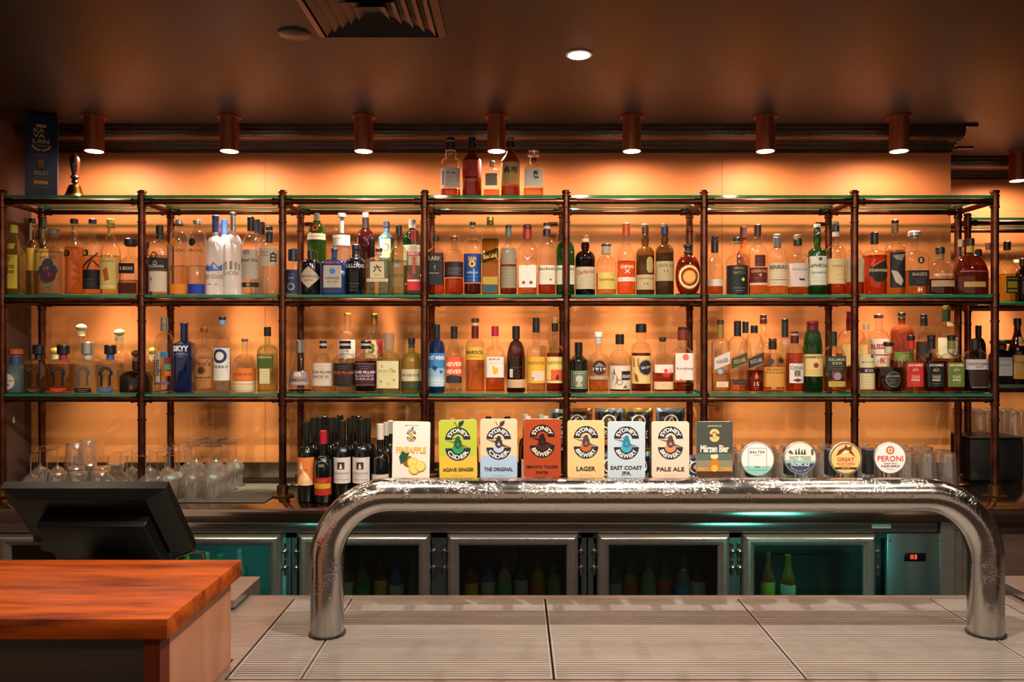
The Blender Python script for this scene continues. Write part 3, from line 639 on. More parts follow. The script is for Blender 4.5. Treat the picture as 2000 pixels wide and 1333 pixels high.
def balter(pr, r):
    pr.disc('ece6e2', 0, 0, r*.93, n=40)
    n = 20; a0 = R(205); pts2 = [(r*.93*math.cos(a), r*.93*math.sin(a)) for a in [R(205) + (R(335) - R(205)) * i / n for i in range(n + 1)]]
    pr.poly('8fcabc', pts2)
    for q in ((-.54, -.62, -.52, .66), (.52, -.62, .54, .66), (-.54, .64, .54, .66), (-.54, -.64, .54, -.62)): pr.rect('3a4a4c', q[0]*r, q[1]*r, q[2]*r, q[3]*r)
    pr.text('BALTER', '3a3438', 0, r*.42, r*.9, r*.15, .01); pr.text('BREWING CO', '7a6a6a', 0, r*.24, r*.42, r*.05, 0)
    pr.text('XPA', '2c4a48', 0, -r*.45, r*.32, r*.1, .02)
def pacific(pr, r):
    pr.disc('d9dfcf', 0, 0, r*.93, n=40)
    pts2 = [(r*.93*math.cos(R(a)), r*.93*math.sin(R(a))) for a in range(188, 353, 8)]; pr.poly('8fb7ae', pts2)
    pts2 = [(r*.93*math.cos(R(a)), r*.93*math.sin(R(a))) for a in range(200, 341, 7)]; pr.poly('34496b', pts2)
    for i, x in enumerate((-.26, -.08, .10, .27)):
        hh = (.34, .42, .32, .36)[i]
        for kk in range(3): pr.poly('33423a', [((x-.09+.02*kk)*r, (.22+kk*hh*.28)*r), ((x+.09-.02*kk)*r, (.22+kk*hh*.28)*r), (x*r, (.22+kk*hh*.28+hh*.45)*r)])
    pr.poly('4a5a60', [(-.75*r, .35*r), (-.6*r, .5*r), (-.42*r, .28*r), (-.5*r, .24*r)]); pr.rect('4a5a60', .66*r, .2*r, .8*r, .55*r)
    pr.text('FIRST TREES', '8a9a8c', 0, r*.0, r*1.3, r*.24, .01); pr.text('PACIFIC ALE', 'f0efe6', 0, -r*.40, r*1.1, r*.19, .025)
    pr.arc('BREWED BY THE SEA', 'cfd4d0', 0, 0, r*.84, r*.76, 225, 315, 0, 1)
def northern(pr, r):
    pr.disc('4a3020', 0, 0, r*.93, n=40); pr.disc('edc277', 0, 0, r*.89, n=40)
    pr.poly('7a3c24', [(-.62*r, .12*r), (-.42*r, .5*r), (-.1*r, .68*r), (.0, .88*r), (.12*r, .68*r), (.4*r, .8*r), (.34*r, .5*r), (.5*r, .22*r), (.62*r, .1*r), (.4*r, .2*r), (.2*r, .36*r), (-.1*r, .42*r), (-.4*r, .24*r)])
    pr.poly('f3dca6', [(-.3*r, .3*r), (-.05*r, .52*r), (.25*r, .45*r), (.05*r, .3*r)])
    pr.text('GREAT', 'b5472a', 0, -.06*r, 1.05*r, .24*r, .03, 3); pr.text('NORTHERN', 'b5472a', 0, -.33*r, 1.1*r, .17*r, .02); pr.text('BREWING CO', 'b5472a', 0, -.48*r, .7*r, .06*r, 0)
    pr.rect('3a2418', -.66*r, -.66*r, .66*r, -.53*r); pr.text('SUPER CRISP', 'edc277', 0, -.595*r, .55*r, .07*r, 0)
def peroni(pr, r):
    pr.disc('f3e6e0', 0, 0, r*.95, n=40)
    pr.disc('d2553c', 0, .50*r, .25*r, .16*r); pr.disc('e08a5c', 0, .50*r, .11*r)
    for i in range(12): a = R(i*30); pr.disc('d2553c', .25*r*math.cos(a), .5*r + .25*r*math.sin(a), .035*r, n=8)
    pr.text('PERONI', 'cf4636', 0, -.03*r, 1.62*r, .34*r, .012, 3)
    pr.text('NASTRO', '3a4a7c', 0, -.33*r, .8*r, .09*r, .01); pr.text('AZZURRO', '2c3a6c', 0, -.50*r, 1.2*r, .13*r, .02); pr.text('Italia', 'e0906c', 0, -.68*r, .5*r, .10*r, 0)
tap(1479, 864, 931, 0, balter, 'round white and mint tap badge with a framed square', True, handle=-9)
tap(1562.5, 863, 927, 0, pacific, 'round tap badge with pine trees over a navy sea', True, handle=-16)
tap(1651.5, 864, 928, 0, northern, 'round yellow tap badge with a leaping fish', True, handle=-24)
tap(1738, 864, 926, 0, peroni, 'round white tap badge with red lettering and a red seal', True, handle=-36)
# ------------------------------------------------------------------ till (seen from behind)
yt, yb = 1.80, 1.958
xl, xr_ = PX(10, yt), PX(330, yt); ztop, zbot = PZ(941, yt), PZ(1063, yb)
wd = xr_ - xl; H = math.hypot(yb - yt, ztop - zbot); ang = math.atan2(yb - yt, ztop - zbot)
t = empty('till', ((xl + xr_) / 2, 1.88, BT), 'black touchscreen till seen from behind, screen tilted away', 'till')
cx, cyy = (xl + xr_) / 2, 1.88
# local frame of the screen: u across, v down the back, n outward towards the customer
Ms = Matrix.Translation((0, yt - cyy, ztop - BT)) @ Matrix.Rotation(ang, 4, 'X')
PLB = noise_mat('till_plastic', '090909', '0c0b0b', .4, 0, (20, 20, 20), 0, 2, spec=.12)
b = MB()
# bezel: front slab and a bevelled back that slopes inwards
q0 = [(-wd/2, 0, 0), (wd/2, 0, 0), (wd/2, 0, -H), (-wd/2, 0, -H)]
q1 = [(-wd/2, -.020, 0), (wd/2, -.020, 0), (wd/2, -.020, -H), (-wd/2, -.020, -H)]
q2 = [(-wd/2+.045, -.040, -.018), (wd/2-.045, -.040, -.018), (wd/2-.045, -.040, -H+.02), (-wd/2+.045, -.040, -H+.02)]
b.add(q0 + q1 + q2, [(3,2,1,0), (0,1,5,4), (1,2,6,5), (2,3,7,6), (3,0,4,7), (4,5,9,8), (5,6,10,9), (6,7,11,10), (7,4,8,11), (8,9,10,11)], 0, Ms)
scr = b.build('screen_housing', PLB, t)
MB().bbox((-wd/2 + .075, -.075, -H - .005), (wd/2 - .05, -.0405, -.068), .004, 2, M=Ms).build('back_box', P('080808', .38, spec=.2), scr, 40)
MB().box((-wd/2+.012, .0005, -H+.012), (wd/2-.012, .002, -.012), M=Ms).build('screen', P('101418', .1), scr)
MB().bbox((-.05, -.06, .012), (.06, .0, .13), .01, 3).bbox((-.12, -.09, .0006), (.12, .12, .014), .005, 2).build('stand', P('0c0b0b', .4), t, 40)
MB().bbox((-wd/2 + .0, .02, .18), (-wd/2 + .07, .10, .24), .005, 2).build('card_reader_pod', P('0d0c0c', .4), scr, 40)
tag(MB().path([(PX(330, 1.95), 1.95, BT + .004), (PX(350, 1.95), 1.93, PZ(1085, 1.95)), (PX(372, 1.95), 1.95, PZ(1078, 1.95)), (PX(384, 1.95), 1.99, PZ(1088, 1.95)), (PX(390, 1.95), 2.03, BT + .006)], .005, 10).build('power_cable', P('14100e', .35), smooth=60), 'thin black cable looping beside the till behind the timber counter', 'cable')
# rubber mat, bar caddy, mats
tag(MB().bbox((PX(352, 3.22), 3.16, CT + .0005), (PX(528, 3.24), 3.56, CT + .006), .002, 1).build('rubber_bar_mat', noise_mat('mat_rubber', '4a443c', '5a5348', .8, 0, (80, 80, 80), .4), smooth=40), 'dark rubber bar mat under the upturned wine glasses', 'mat')
t = empty('bar_caddy', (PX(1935, 3.70), 3.70, CT), 'black plastic bar caddy standing on the counter at the far right', 'caddy')
MB().bbox((-.125, -.05, .0006), (.125, .16, .195), .008, 2).build('body', P('0b1012', .4), t, 40)
MB().bbox((-.130, -.055, .1955), (.130, .165, .203), .003, 2).build('lid', P('10171a', .3), t, 40)
# ------------------------------------------------------------------ bottles
ROWS = {'T': (ZT, YF + .022, 3.50, 'on the top glass shelf'), 'U': (ZU, YF + .022, 3.50, 'on the upper bottle shelf'), 'L': (ZL, YF + .022, 3.50, 'on the lower bottle shelf'),
        'V': (ZU, Y2F + .022, 4.09, 'on the set-back upper shelf'), 'M': (ZL, Y2F + .022, 4.09, 'on the set-back lower shelf')}
CL = G('fdfbf7', .38, f0=.08, fp=3.0, ep=6.0); CLG = G('e8efdc', .7, f0=.08, fp=3.0); CLB = G('bfe0e6', .6, diff=.12)
def bodymat(k):
    if k == 'c': return CL
    if k == 'cg': return CLG
    if k == 'cb': return CLB
    if k[0] == 'p': return P(k[1:], .12, coat=.5)          # opaque painted or near-black glass
    if k[0] == 'f': return G(k[1:], .8, diff=.55, gloss=.12)    # frosted
    return G(k[1:], .4, diff=.15, two=.5)                          # tinted glass g......
def superr(e, a):
    return 1.0 if e <= 2.01 else (abs(math.cos(a)) ** e + abs(math.sin(a)) ** e) ** (-1 / e)
LIQ = {}
def liqmat(c): return G(c, .45, diff=.07, gloss=-1, two=.36)
def B(kind, row, x, hw, top, shape, body, liq, cap, labels, desc, d=0, ay=1.0, group=None, where=None, Y=None, zb=None, capkind='cap'):
    if zb is None: zb, y0, y1, rw = ROWS[row]
    else: y0 = y1 = Y; rw = ''
    if Y is None: Y = y1 if d else y0 + hw * y0 / F * ay
    if isinstance(d, float): Y = d
    s = Y / F; r = hw * s
    def hz(py): return PZ(py, Y) - zb
    style, shy, nky, nr, e = shape
    zs, zn, zt = hz(shy), hz(nky), hz(cap[-1][1]) + .004 if cap else hz(top)
    zt = max(zt, zn + .002)
    if capkind == 'stopper': zt = hz(cap[-1][1])
    rn = r * nr; n = 32 if e > 2.01 else 24
    bev = min(.006, r * .2)
    pr = [(r * .80, .0006, e), (r - bev * .35, .0006 + bev * .25, e), (r, bev * 1.1, e)]
    if style[0] == 'c':      # conical from the base
        for i in range(1, 9):
            t = i / 8; pr.append((r + (rn - r) * (t ** 1.25), bev + (zn - bev) * t, e + (2 - e) * t))
    elif style[0] == 'o':    # round flask
        for i in range(1, 13):
            a = -70 + 140 * i / 12; hh = zn / 2; pr.append((max(rn, r * math.cos(R(a * .98)) ** .8), hh + hh * math.sin(R(a)) / math.sin(R(70)) * 1.0, 2))
    else:
        pr.append((r, zs, e))
        for i in range(1, 9):
            t = i / 8
            if style[0] == 'e': q = math.sqrt(max(0, 1 - t * t)) * .86 + (1 - t) * .14
            elif style[0] == 's': q = .5 + .5 * math.cos(math.pi * t)
            elif style[0] == 'd': q = (1 - t ** 3)
            else: q = 1 - t
            pr.append((rn + (r - rn) * q, zs + (zn - zs) * t, e + (2 - e) * min(1, t * 1.1)))
    if 'b' in style[1:]:
        for i in range(1, 8): t = i / 8; pr.append((rn * (1 + .28 * math.sin(math.pi * t) ** 1.3), zn + (zt - zn) * t, 2))
        pr.append((rn * .92, zt, 2))
    else:
        pr += [(rn * .97, zn + (zt - zn) * .5, 2), (rn * .95, zt, 2)]
    X = PX(x, Y)
    lab = desc + ((' ' + (where or rw)) if len(desc.split()) <= 10 else '')
    t = empty(kind, (X, Y, zb), lab, 'bottle', group)
    MB().lathe(pr, n, ay=ay).build('body', bodymat(body), t, 35)
    def rad(z):
        for a, b_ in zip(pr, pr[1:]):
            if a[1] <= z <= b_[1]: k = (z - a[1]) / max(b_[1] - a[1], 1e-6); return a[0] + (b_[0] - a[0]) * k, a[2] + (b_[2] - a[2]) * k
        return pr[-1][0], 2.0
    if liq:
        zl = hz(liq[1]); lp = [(p[0] * .93, max(p[1], .008), p[2]) for p in pr if .002 < p[1] < zl - .001]
        rr, ee = rad(zl); lp.append((rr * .93, zl, ee))
        if len(lp) > 1: MB().lathe(lp, n, ay=ay).build('liquid', liqmat(liq[0]), t, 35)
    if cap:
        cm = []; b = MB(); segs = []
        for c in cap:
            col, met = c[3], (c[4] if len(c) > 4 else 0)
            m = G(c[3][1:], .5, diff=.15) if c[3][0] == 'g' and len(c[3]) == 7 else P(col, .22 if met else .38, met)
            if m not in cm: cm.append(m)
            z1, z0 = hz(c[0]), hz(c[1]); rc = c[2] * r; be = min(rc * .18, (z1 - z0) * .3)
            if len(c) > 5: # ball
                h_ = (z1 - z0) / 2; b.lathe([(max(.002, rc * math.cos(R(a))), z0 + h_ + h_ * math.sin(R(a))) for a in range(-80, 81, 20)], 20, cm.index(m))
            else: b.lathe([(rc - be * .3, z0), (rc, z0 + be * .3), (rc, z1 - be), (rc - be, z1)], 20, cm.index(m))
        b.build(capkind, cm, t, 35)
    for li, L_ in enumerate(labels or ()):
        ly0, ly1, col, wf, marks = L_
        z1, z0 = hz(ly0), hz(ly1); h = z1 - z0; zc = (z0 + z1) / 2
        rm, em = rad(zc); flat = em > 3
        W2 = rm * (wf if flat else math.asin(min(wf, .97)))      # half width along the surface
        p = Print()
        if col: p.rect(col, -W2, -h/2, W2, h/2, 12, 3 if style[0] in 'co' or True else 1)
        for m in marks:
            k = m[0]
            if k == 't': p.text(m[1], m[2], m[3] * W2, (.5 - m[4]) * h, m[5] * 2 * W2, m[6] * h, m[7] if len(m) > 7 else .015, 2, m[8] if len(m) > 8 else 0)
            elif k == 'd': p.disc(m[1], m[2] * W2, (.5 - m[3]) * h, m[4] * h, 0, n=22)
            elif k == 'o': p.disc(m[1], m[2] * W2, (.5 - m[3]) * h, m[4] * h, m[5] * h, *(m[6:8] if len(m) > 6 else (0, 360)))
            elif k == 'r': p.rect(m[1], (m[2] - m[4]) * W2, (.5 - m[3] - m[5] / 2) * h, (m[2] + m[4]) * W2, (.5 - m[3] + m[5] / 2) * h, 6 if m[4] > .4 else 1, 1)
            elif k == 'p': p.poly(m[1], [(u * W2, (.5 - v) * h) for u, v in m[2]])
            elif k == 'n':
                for i in range(m[4]):
                    v = m[2] + (m[3] - m[2]) * (i / max(1, m[4] - 1)); ww = W2 * m[5] * (1, .7, .9, .6)[i % 4]
                    p.rect(m[1], -ww, (.5 - v) * h - .0004, ww, (.5 - v) * h + .0004, 6, 1)
        def f(u, v, ep):
            rr, ee = rad(zc + v); rr += .0005 + ep
            if ee > 3:
                xx = max(-rr * .985, min(rr * .985, u)); return (xx, -ay * (rr ** ee - abs(xx) ** ee) ** (1 / ee), zc + v)
            th = u / rm; k2 = superr(ee, th - math.pi / 2)
            return (rr * math.sin(th) * k2, -ay * rr * math.cos(th) * k2 - (0 if ay == 1 else .0003), zc + v)
        p.build('label' if zc < zs or style[0] in 'co' else 'neck_label', f, t, eps=.0004 if style[0] == 'o' else .00006, strip=.0028 if not flat else 0)
    return t
def T(s, col='2a2420', cy=.5, w=.8, h=.18, b=.02, cx=0, rot=0): return ('t', s, col, cx, cy, w, h, b, rot)
def N(col='6a6258', a=.6, b=.9, k=3, w=.6): return ('n', col, a, b, k, w)
BK, GO, SI = '121214', 'b8923f', 'c4c2be'
# --- top shelf
B('whisky_bottle','T',880,20,269,('eb',320,309,.45,2),'c',('8a3a12',371),[(269,275,.40,BK),(275,278,.38,'b8b0a0'),(278,294,.44,BK)],[(331,370,'cfc3b4',.93,[T('FUJI','3a342e',.28,.34,.13,.02,.1),N('5a5048',.45,.85,5,.5),('r','4a443c',-.62,.5,.10,.7)])],'clear bottle with cream label and black cap, first of five')
B('whisky_bottle','T',922,19,269,('s',318,296,.40,2),'g7a3a1c',('b8560f',357),[(269,278,.40,'1c1614'),(278,291,.38,'161210')],[(316,350,'b23a2c',.96,[N('6a1a14',.2,.9,6,.8),('r','3a1410',-.1,1.0,.5,.10)])],'dark brown bottle with broad red label')
B('whisky_bottle','T',960,16,315,('d',338,330,.40,8),'c',('c8641a',372),[(315,321,.42,SI,.8),(321,326,.30,SI,.8)],[(341,365,'8d8272',.72,[N('4a4238',.15,.85,5,.75)])],'small clear square decanter with grey label',ay=.8,capkind='stopper')
B('whisky_bottle','T',997,18.5,269,('s',318,296,.38,2),'g94561f',('b85c10',366),[(269,277,.38,'9a6a3c'),(277,290,.42,'1a1412')],[(320,362,'b59a5c',.96,[T('余市','241a12',.36,.62,.34,.03),('p','c98e30',[(.0,.9),(.3,.45),(.7,.6),(.8,.95)]),N('5a4a2a',.75,.9,3,.5)])],'amber bottle with cork top and large brush characters on tan label')
B('whisky_bottle','T',1042,19.5,295,('l',332,322,.42,6),'c',('c98a2c',370),[(295,305,.60,'gf0ece4'),(305,309,.36,'gf0ece4'),(309,316,.36,'3a1a14')],[(332,368,'d9cdb6',.90,[T('響','1e1a16',.35,.34,.44,.03,.28),N('6a6258',.5,.8,3,.3)])],'faceted clear decanter with glass stopper and one black brush character',ay=.9,capkind='stopper')
# --- upper shelf
U='U'
B('tequila_bottle',U,26.5,17.5,440,('l',500,462,.38,5),'gc0a24a',('a87a20',510),[(440,456,.44,'c9b63c')],[(500,565,'c9b43e',.93,[('o','7a6a1a',-.1,.13,.09,.05),T('Monte','6a2a1a',.33,.75,.15,.02),T('Alban','6a2a1a',.48,.75,.15,.02),N('6a5a1e',.62,.85,4,.6),('r','b05a24',0,.05,.6,.02)]),(477,488,'c9b43e',.7,[N('7a6a1a',.3,.7,2,.5)])],'olive bottle with yellow label and yellow cap, first beside the side wall')
B('tequila_bottle',U,63,14.5,427,('s',486,468,.42,2),'c',('c8b088',490),[(427,436,.42,BK)],[(486,530,'c9a03c',.92,[N('6a4a1a',.35,.6,2,.5)]),(436,470,'a8998a',.36,[])],'tall clear bottle with gold label and black cap',d=1)
B('tequila_bottle',U,84,15,428,('s',492,470,.42,2),'cg',('cfc090',500),[(428,444,.46,'1c2a1c')],[(488,530,'c8ac48',.92,[])],'clear bottle with dark green cap and yellow label',d=1)
B('tequila_bottle',U,105.5,21,448,('e',499,482,.36,6),'c',('e0d8c8',492),[(448,459,.52,'8c7a68'),(459,462,.4,'8c7a68')],[(500,572,None,.9,[T('BARREL AGED','4a4640',.07,.8,.09,.01),('d','3c4a5c',0,.26,.16),('d','35405a',-.42,.42,.15),('d','413a50',.42,.42,.15),('d','4a3444',-.2,.60,.15),('d','4a3444',.25,.58,.15),('d','a23a2a',-.3,.38,.05),('d','a23a2a',.15,.52,.05),('d','c4502c',0,.35,.04),('p','6a8a4a',[(-.6,.82),(.5,.76),(.6,.80),(-.4,.88)])])],'clear square bottle with a blue and red flower emblem')
B('tequila_bottle',U,145,17,428,('s',485,468,.38,2),'c',('d98a3c',484),[(428,437,.42,'16181c')],[(490,570,None,.95,[T('23','2a1a10',.08,.5,.16,.05,-.45),('p','a84a1c',[(.3,.25),(.9,.30),(.9,.4),(.3,.35)]),('p','a84a1c',[(.3,.45),(.9,.50),(.9,.58),(.3,.52)]),('p','a84a1c',[(.2,.63),(.9,.68),(.9,.76),(.2,.72)]),N('a84a1c',.86,.96,2,.8)]),(437,466,None,.36,[T('23','2a1a10',.3,.9,.3,.03),T('23','2a1a10',.7,.9,.3,.03)])],'orange bottle with large numerals 23 and red bars')
B('tequila_bottle',U,181,17,428,('s',485,468,.38,2),'c',('e0a868',500),[(428,437,.42,'1c2634')],[(490,528,None,.95,[T('23','2a1a10',.15,.5,.34,.05,-.45),('p','4a2418',[(-.9,.95),(.8,.1),(.9,.15),(-.6,1.0)]),('p','4a2418',[(-.2,.95),(.3,.4),(.4,.45),(.0,1.0)]),('p','5a2a18',[(.4,.5),(.95,.8),(.95,.9),(.35,.6)])]),(528,566,'16181a',.96,[N('8a8a86',.5,.85,4,.5)])],'clear bottle with large numerals 23 over a black band')
B('tequila_bottle',U,216,18.5,428,('l',492,462,.36,2),'c',('d9c488',500),[(428,438,.42,'d8c060'),(438,445,.46,'b89a3c')],[(505,566,'d9c272',.92,[T('El Jimador','8a5a2a',.12,.7,.10,.01),('p','b05a2a',[(-.3,.4),(.1,.3),(.3,.7),(-.1,.75)]),('r','e6d48c',0,.92,.8,.1),N('8a6a2a',.85,.96,2,.6)]),(446,462,'c9ab58',.4,[])],'pale yellow bottle with yellow label and gold cap')
B('tequila_bottle',U,256,19,466,('l',514,500,.34,6),'c',('b8905c',548),[(466,480,.66,'1c1216'),(480,482,.5,'1c1216')],[(516,536,'191719',.80,[T('1800','c8bca4',.5,.8,.36,.02)]),(554,574,'4a1c14',.93,[])],'squat clear bottle with wide black stopper and black label reading 1800')
B('rum_bottle',U,284,13,472,('e',510,496,.4,2),'g5a1c14',('3a0c08',515),[(472,484,.55,'1a1214')],[],'dark red bottle half hidden behind the second post',d=1)
B('vodka_bottle',U,312,21,440,('e',490,470,.34,2),'c',('e6dccb',500),[(440,458,.34,'141414'),(458,468,.35,'1c1c1c')],[(505,531,'23221f',.93,[('o','b8b2a4',0,.4,.16,.10),T('RUSSIAN','d8d0c0',.65,.6,.22,.01),('r','b8b2a4',0,.9,.8,.02)]),(494,507,None,.5,[('o','22211e',-.2,.5,.5,.33)]),(532,571,'d6cab8',.86,[('r','7a3a2a',-.4,.38,.08,.14),N('9a8a7a',.4,.5,1,.3)])],'clear bottle with black band over a frosted white lower half')
def ciroc(x, disc, base, low, desc):
    return B('vodka_bottle',U,x,17,430,('e',463,450,.40,2),'c',('e8c090' if base=='c' else 'e4dccb',520),[(430,438,.46,'a8a59a',.6)],[(466,484,None,.9,[('d',disc,-.2,.5,.42)]),(486,496,None,.95,[T('CIROC','4a4238',.5,.85,.6,.02)]),(low,575,'e08a2c' if base=='c' else '1c3fae',.97,[])],desc)
ciroc(350,'e08a1c','c',556,'tall clear bottle with orange medallion and orange base')
ciroc(385,'1e2230','b',556,'tall clear bottle with black medallion and blue base')
B('vodka_bottle',U,421,17.5,421,('e',480,462,.33,2),'fe8e4e2',None,[(421,427,.40,'1c3a7a'),(427,455,.38,'23417e')],[(508,532,None,.95,[('p','5a78b8',[(-.9,.8),(-.5,.4),(-.2,.6),(.1,.2),(.5,.6),(.9,.4),(.9,.9),(-.4,1)]),('p','2f4a8a',[(-.9,.6),(-.6,.5),(-.4,.9),(-.9,.9)]),('p','a8c0e8',[(.0,.5),(.2,.35),(.5,.8),(.1,.8)])]),(536,548,None,.95,[T('GREY GOOSE','6a6a88',.5,.95,.7,.01)]),(552,564,None,.9,[('r','2a3a7a',-.3,.4,.18,.12),('r','c04a3a',.4,.4,.15,.12)])],'frosted white bottle with blue mountains and blue capsule')
B('vodka_bottle',U,438,14,429,('e',488,466,.42,2),'fe4e0e0',None,[(429,459,.42,'2a4f98')],[],'frosted bottle with blue capsule standing behind',d=1)
B('vodka_bottle',U,455,17.5,415,('e',482,458,.34,2),'feae8e6',None,[(415,422,.34,'8c9a94',.5)],[(512,530,None,.95,[('r','8a867e',-.7,.55,.12,.8),('r','9a968e',-.35,.5,.09,.9),('r','8a867e',.1,.45,.12,.9),('r','8f8b84',.5,.5,.10,.8),('r','8a867e',.8,.6,.08,.7)]),(530,540,None,.9,[T('BELVEDERE','7a766e',.5,.9,.7,.01)]),(423,452,None,.3,[('r','33453a',0,.5,.6,.95)])],'tallest frosted white bottle with grey trees and silver cap')
B('vodka_bottle',U,490,17,424,('e',482,460,.34,2),'c',('e9e4dc',500),[(424,452,.40,'1a1a1c')],[(490,546,'b5aa9c',.93,[('r','8d877d',-.2,.08,.35,.16),T('Ketel One','2a2420',.35,.8,.12,.02,.1),('r','6a1c1c',-.8,.36,.15,.14),N('6a6258',.5,.8,4,.5)]),(553,562,'22201e',.97,[('d','8a867e',.0,.5,.4)])],'clear bottle with grey label and black ribbon near its foot')
for i, (x, tp) in enumerate(((502,429),(511,434))):
    B('vodka_bottle',U,x,13,tp,('e',488,464,.42,2),'c',('e9e4dc',510),[(tp,455+i*4,.46,'17171a')],[],('clear bottle with black neck, first' if i == 0 else 'clear bottle with black neck, second') + ' behind the grey-labelled one',d=1)
B('vodka_bottle',U,526,18.5,443,('e',484,475,.32,2),'c',('e6decf',490),[(443,450,.36,'1b1b1b'),(450,454,.36,'a59c8c'),(454,474,.36,'1b1b1b')],[(486,521,'bdb19c',.93,[T('HAKU','5a5248',.25,.4,.12,.01,-.25),T('VODKA','5a5248',.42,.4,.10,.01,-.25),T('白','1c1a18',.5,.30,.6,.03,.62),N('7a7266',.6,.85,3,.35)])],'clear fluted bottle with cream label and a black brush character')
B('gin_bottle',U,572,14.5,486,('e',526,510,.45,2),'c',('d9d0c0',540),[(486,510,.62,'222c3e')],[(528,574,'23304a',.95,[T('GIN','9aa0ac',.35,.3,.1,.01),('o','8a90a0',0,.72,.16,.10),N('8a90a0',.2,.5,2,.4)])],'clear bottle with navy cap and navy label')
B('gin_bottle',U,607,19.5,489,('e',517,506,.33,2),'p0f0e10',None,[(489,503,.33,'0c0c0e')],[(522,564,None,.97,[('p','b5a48c',[(0,0),(.95,.5),(0,1),(-.95,.5)]),T("HENDRICK'S",'2a2420',.46,.78,.12,.015),T('GIN','2a2420',.64,.3,.09,.01),N('5a5044',.25,.35,2,.25)])],'black apothecary bottle with diamond label')
B('gin_bottle',U,624,12,493,('e',520,508,.4,2),'p141114',None,[(493,504,.5,'17131a')],[],'black bottle standing behind the diamond-labelled one',d=1)
B('gin_bottle',U,619,18.5,417,('eb',470,434,.34,2),'g4e8a24',('5a9a2a',440),[(417,424,.30,SI,.8),(424,433,.36,SI,.8)],[(458,470,'d6cfae',.97,[T('TANQUERAY','a8685a',.5,.8,.4,.01)]),(440,454,None,.5,[('d','b5222c',0,.5,.45)])],'ribbed green bottle with white band and red seal, taller one at left',d=1)
B('gin_bottle',U,653,24,485,('e',516,506,.22,6),'g2c62b8',None,[(485,492,.28,'23427a'),(492,505,.22,'1c3868')],[(520,563,'a8a294',.72,[('d','3a7ab8',0,.26,.14),T('GUNPOWDER','4a3a34',.58,.8,.12,.02),T('IRISH GIN','4a3a34',.74,.6,.10,.01),N('6a6258',.86,.94,2,.5)]),(511,519,None,.8,[T('DRUMSHANBO','c04a3c',.5,.8,.6,.01)])],'broad blue bottle with grey-tan label',ay=.7)
B('gin_bottle',U,667.5,17.5,417,('e',459,440,.34,2),'c',('e6dccb',465),[(417,425,.46,'e0dcd6'),(425,456,.24,'e4ded6')],[(461,481,'e2d9d3',.96,[T('MONKEY','8a8294',.35,.6,.2,.01,-.2),N('9a92a0',.6,.85,2,.4)])],'clear bottle with white neck and white band label',d=1)
B('gin_bottle',U,695,19.5,478,('e',515,503,.42,2),'p0b0d14',None,[(478,488,.42,'121420'),(488,500,.38,'0e0e12')],[(516,526,None,.95,[T('BULLDOG','c9c4bc',.5,.88,.75,.03)]),(552,570,None,.6,[N('8a8880',.2,.9,3,.8)])],'glossy black bottle with white block lettering')
B('gin_bottle',U,714,18.5,416,('eb',468,448,.40,2),'g3a0f0c',('1a0404',470),[(416,425,.34,'c98468'),(425,450,.36,'140c0c')],[],'very dark brown bottle with copper-topped neck',d=1)
B('gin_bottle',U,740,22,485,('l',508,500,.30,8),'c',('e4d9a8',510),[(485,492,.32,'4a1c1c'),(492,499,.26,'b8a890')],[(513,545,'c9b896',.62,[T('六','1e1a16',.42,.6,.45,.03),T('ROKU GIN','8a4a3a',.8,.4,.1,.01)]),(546,552,'c9b896',.95,[N('7a6a4a',.5,.5,1,.8)])],'short six-sided clear bottle with a black brush character',ay=.9)
B('gin_bottle',U,755,14.5,433,('l',466,455,.42,6),'g6fb6cc',('8ec8d8',470),[(433,445,.46,'5a6a80',.6),(445,455,.42,'7f93a8',.6)],[(468,505,'cfc080',.72,[('o','7a7488',0,.45,.22,.12),N('8a7a3a',.75,.92,3,.5)])],'sky blue bottle with pale yellow label',d=1)
B('gin_bottle',U,779,17,440,('e',502,480,.32,6),'cg',('dcd9b0',510),[(440,461,.36,'1b2426')],[(510,562,None,.9,[('d','3a5a52',0,.04,.06),('r','7a9ab0',-.1,.2,.35,.1),T("FORDS GIN",'3a4a34',.58,.95,.13,.02),('r','6a8a5a',.0,.93,.5,.03)])],'pale green square bottle with black cap and dark lettering')
B('gin_bottle',U,805,17.5,429,('e',468,450,.36,2),'g1c7a3c',('206a34',470),[(429,447,.40,'cfc9c4')],[(480,520,'d9d4c0',.9,[]),(455,472,None,.7,[('d','b5202c',.2,.4,.5)])],'round green bottle with white cap and red seal',d=1)
B('gin_bottle',U,810,14.5,450,('l',492,480,.38,6),'c',('e6d0c0',500),[(450,474,.46,'b0283a')],[(494,501,'b23a3c',.93,[T('BEEFEATER','f0dcd0',.5,.8,.6,.01)]),(501,572,None,.93,[('p','a8482c',[(-.1,.10),(.15,.10),(.3,.5),(-.25,.5)]),('d','a8482c',.02,.08,.05),('p','b8262c',[(-.95,.4),(-.3,.62),(-.95,.65)]),('r','c42a2c',0,.8,.95,.3),('r','d9cfc4',0,.68,.9,.05)])],'slim clear bottle with red cap, red figure and red base')
B('whisky_bottle',U,851,17,462,('l',492,484,.36,6),'c',('b84a14',495),[(462,471,.40,'1c1816')],[(498,558,'1b1b20',.95,[T('LARK','a89c8c',.14,.75,.14,.02),('p','8a8074',[(-.1,.4),(.1,.35),(.0,.55)]),('r','8a6a50',-.1,.62,.6,.04)])],'square bottle with tall black label reading lark')
B('whisky_bottle',U,887,18.5,459,('e',500,486,.34,2),'c',('a83c14',545),[(459,466,.62,'b07a48',.6),(466,470,.42,'8a5a3a',.4)],[(513,543,'241c28',.97,[('n','a89ca8',.4,.8,5,.8)])],'rounded decanter with flat copper stopper and plum label')
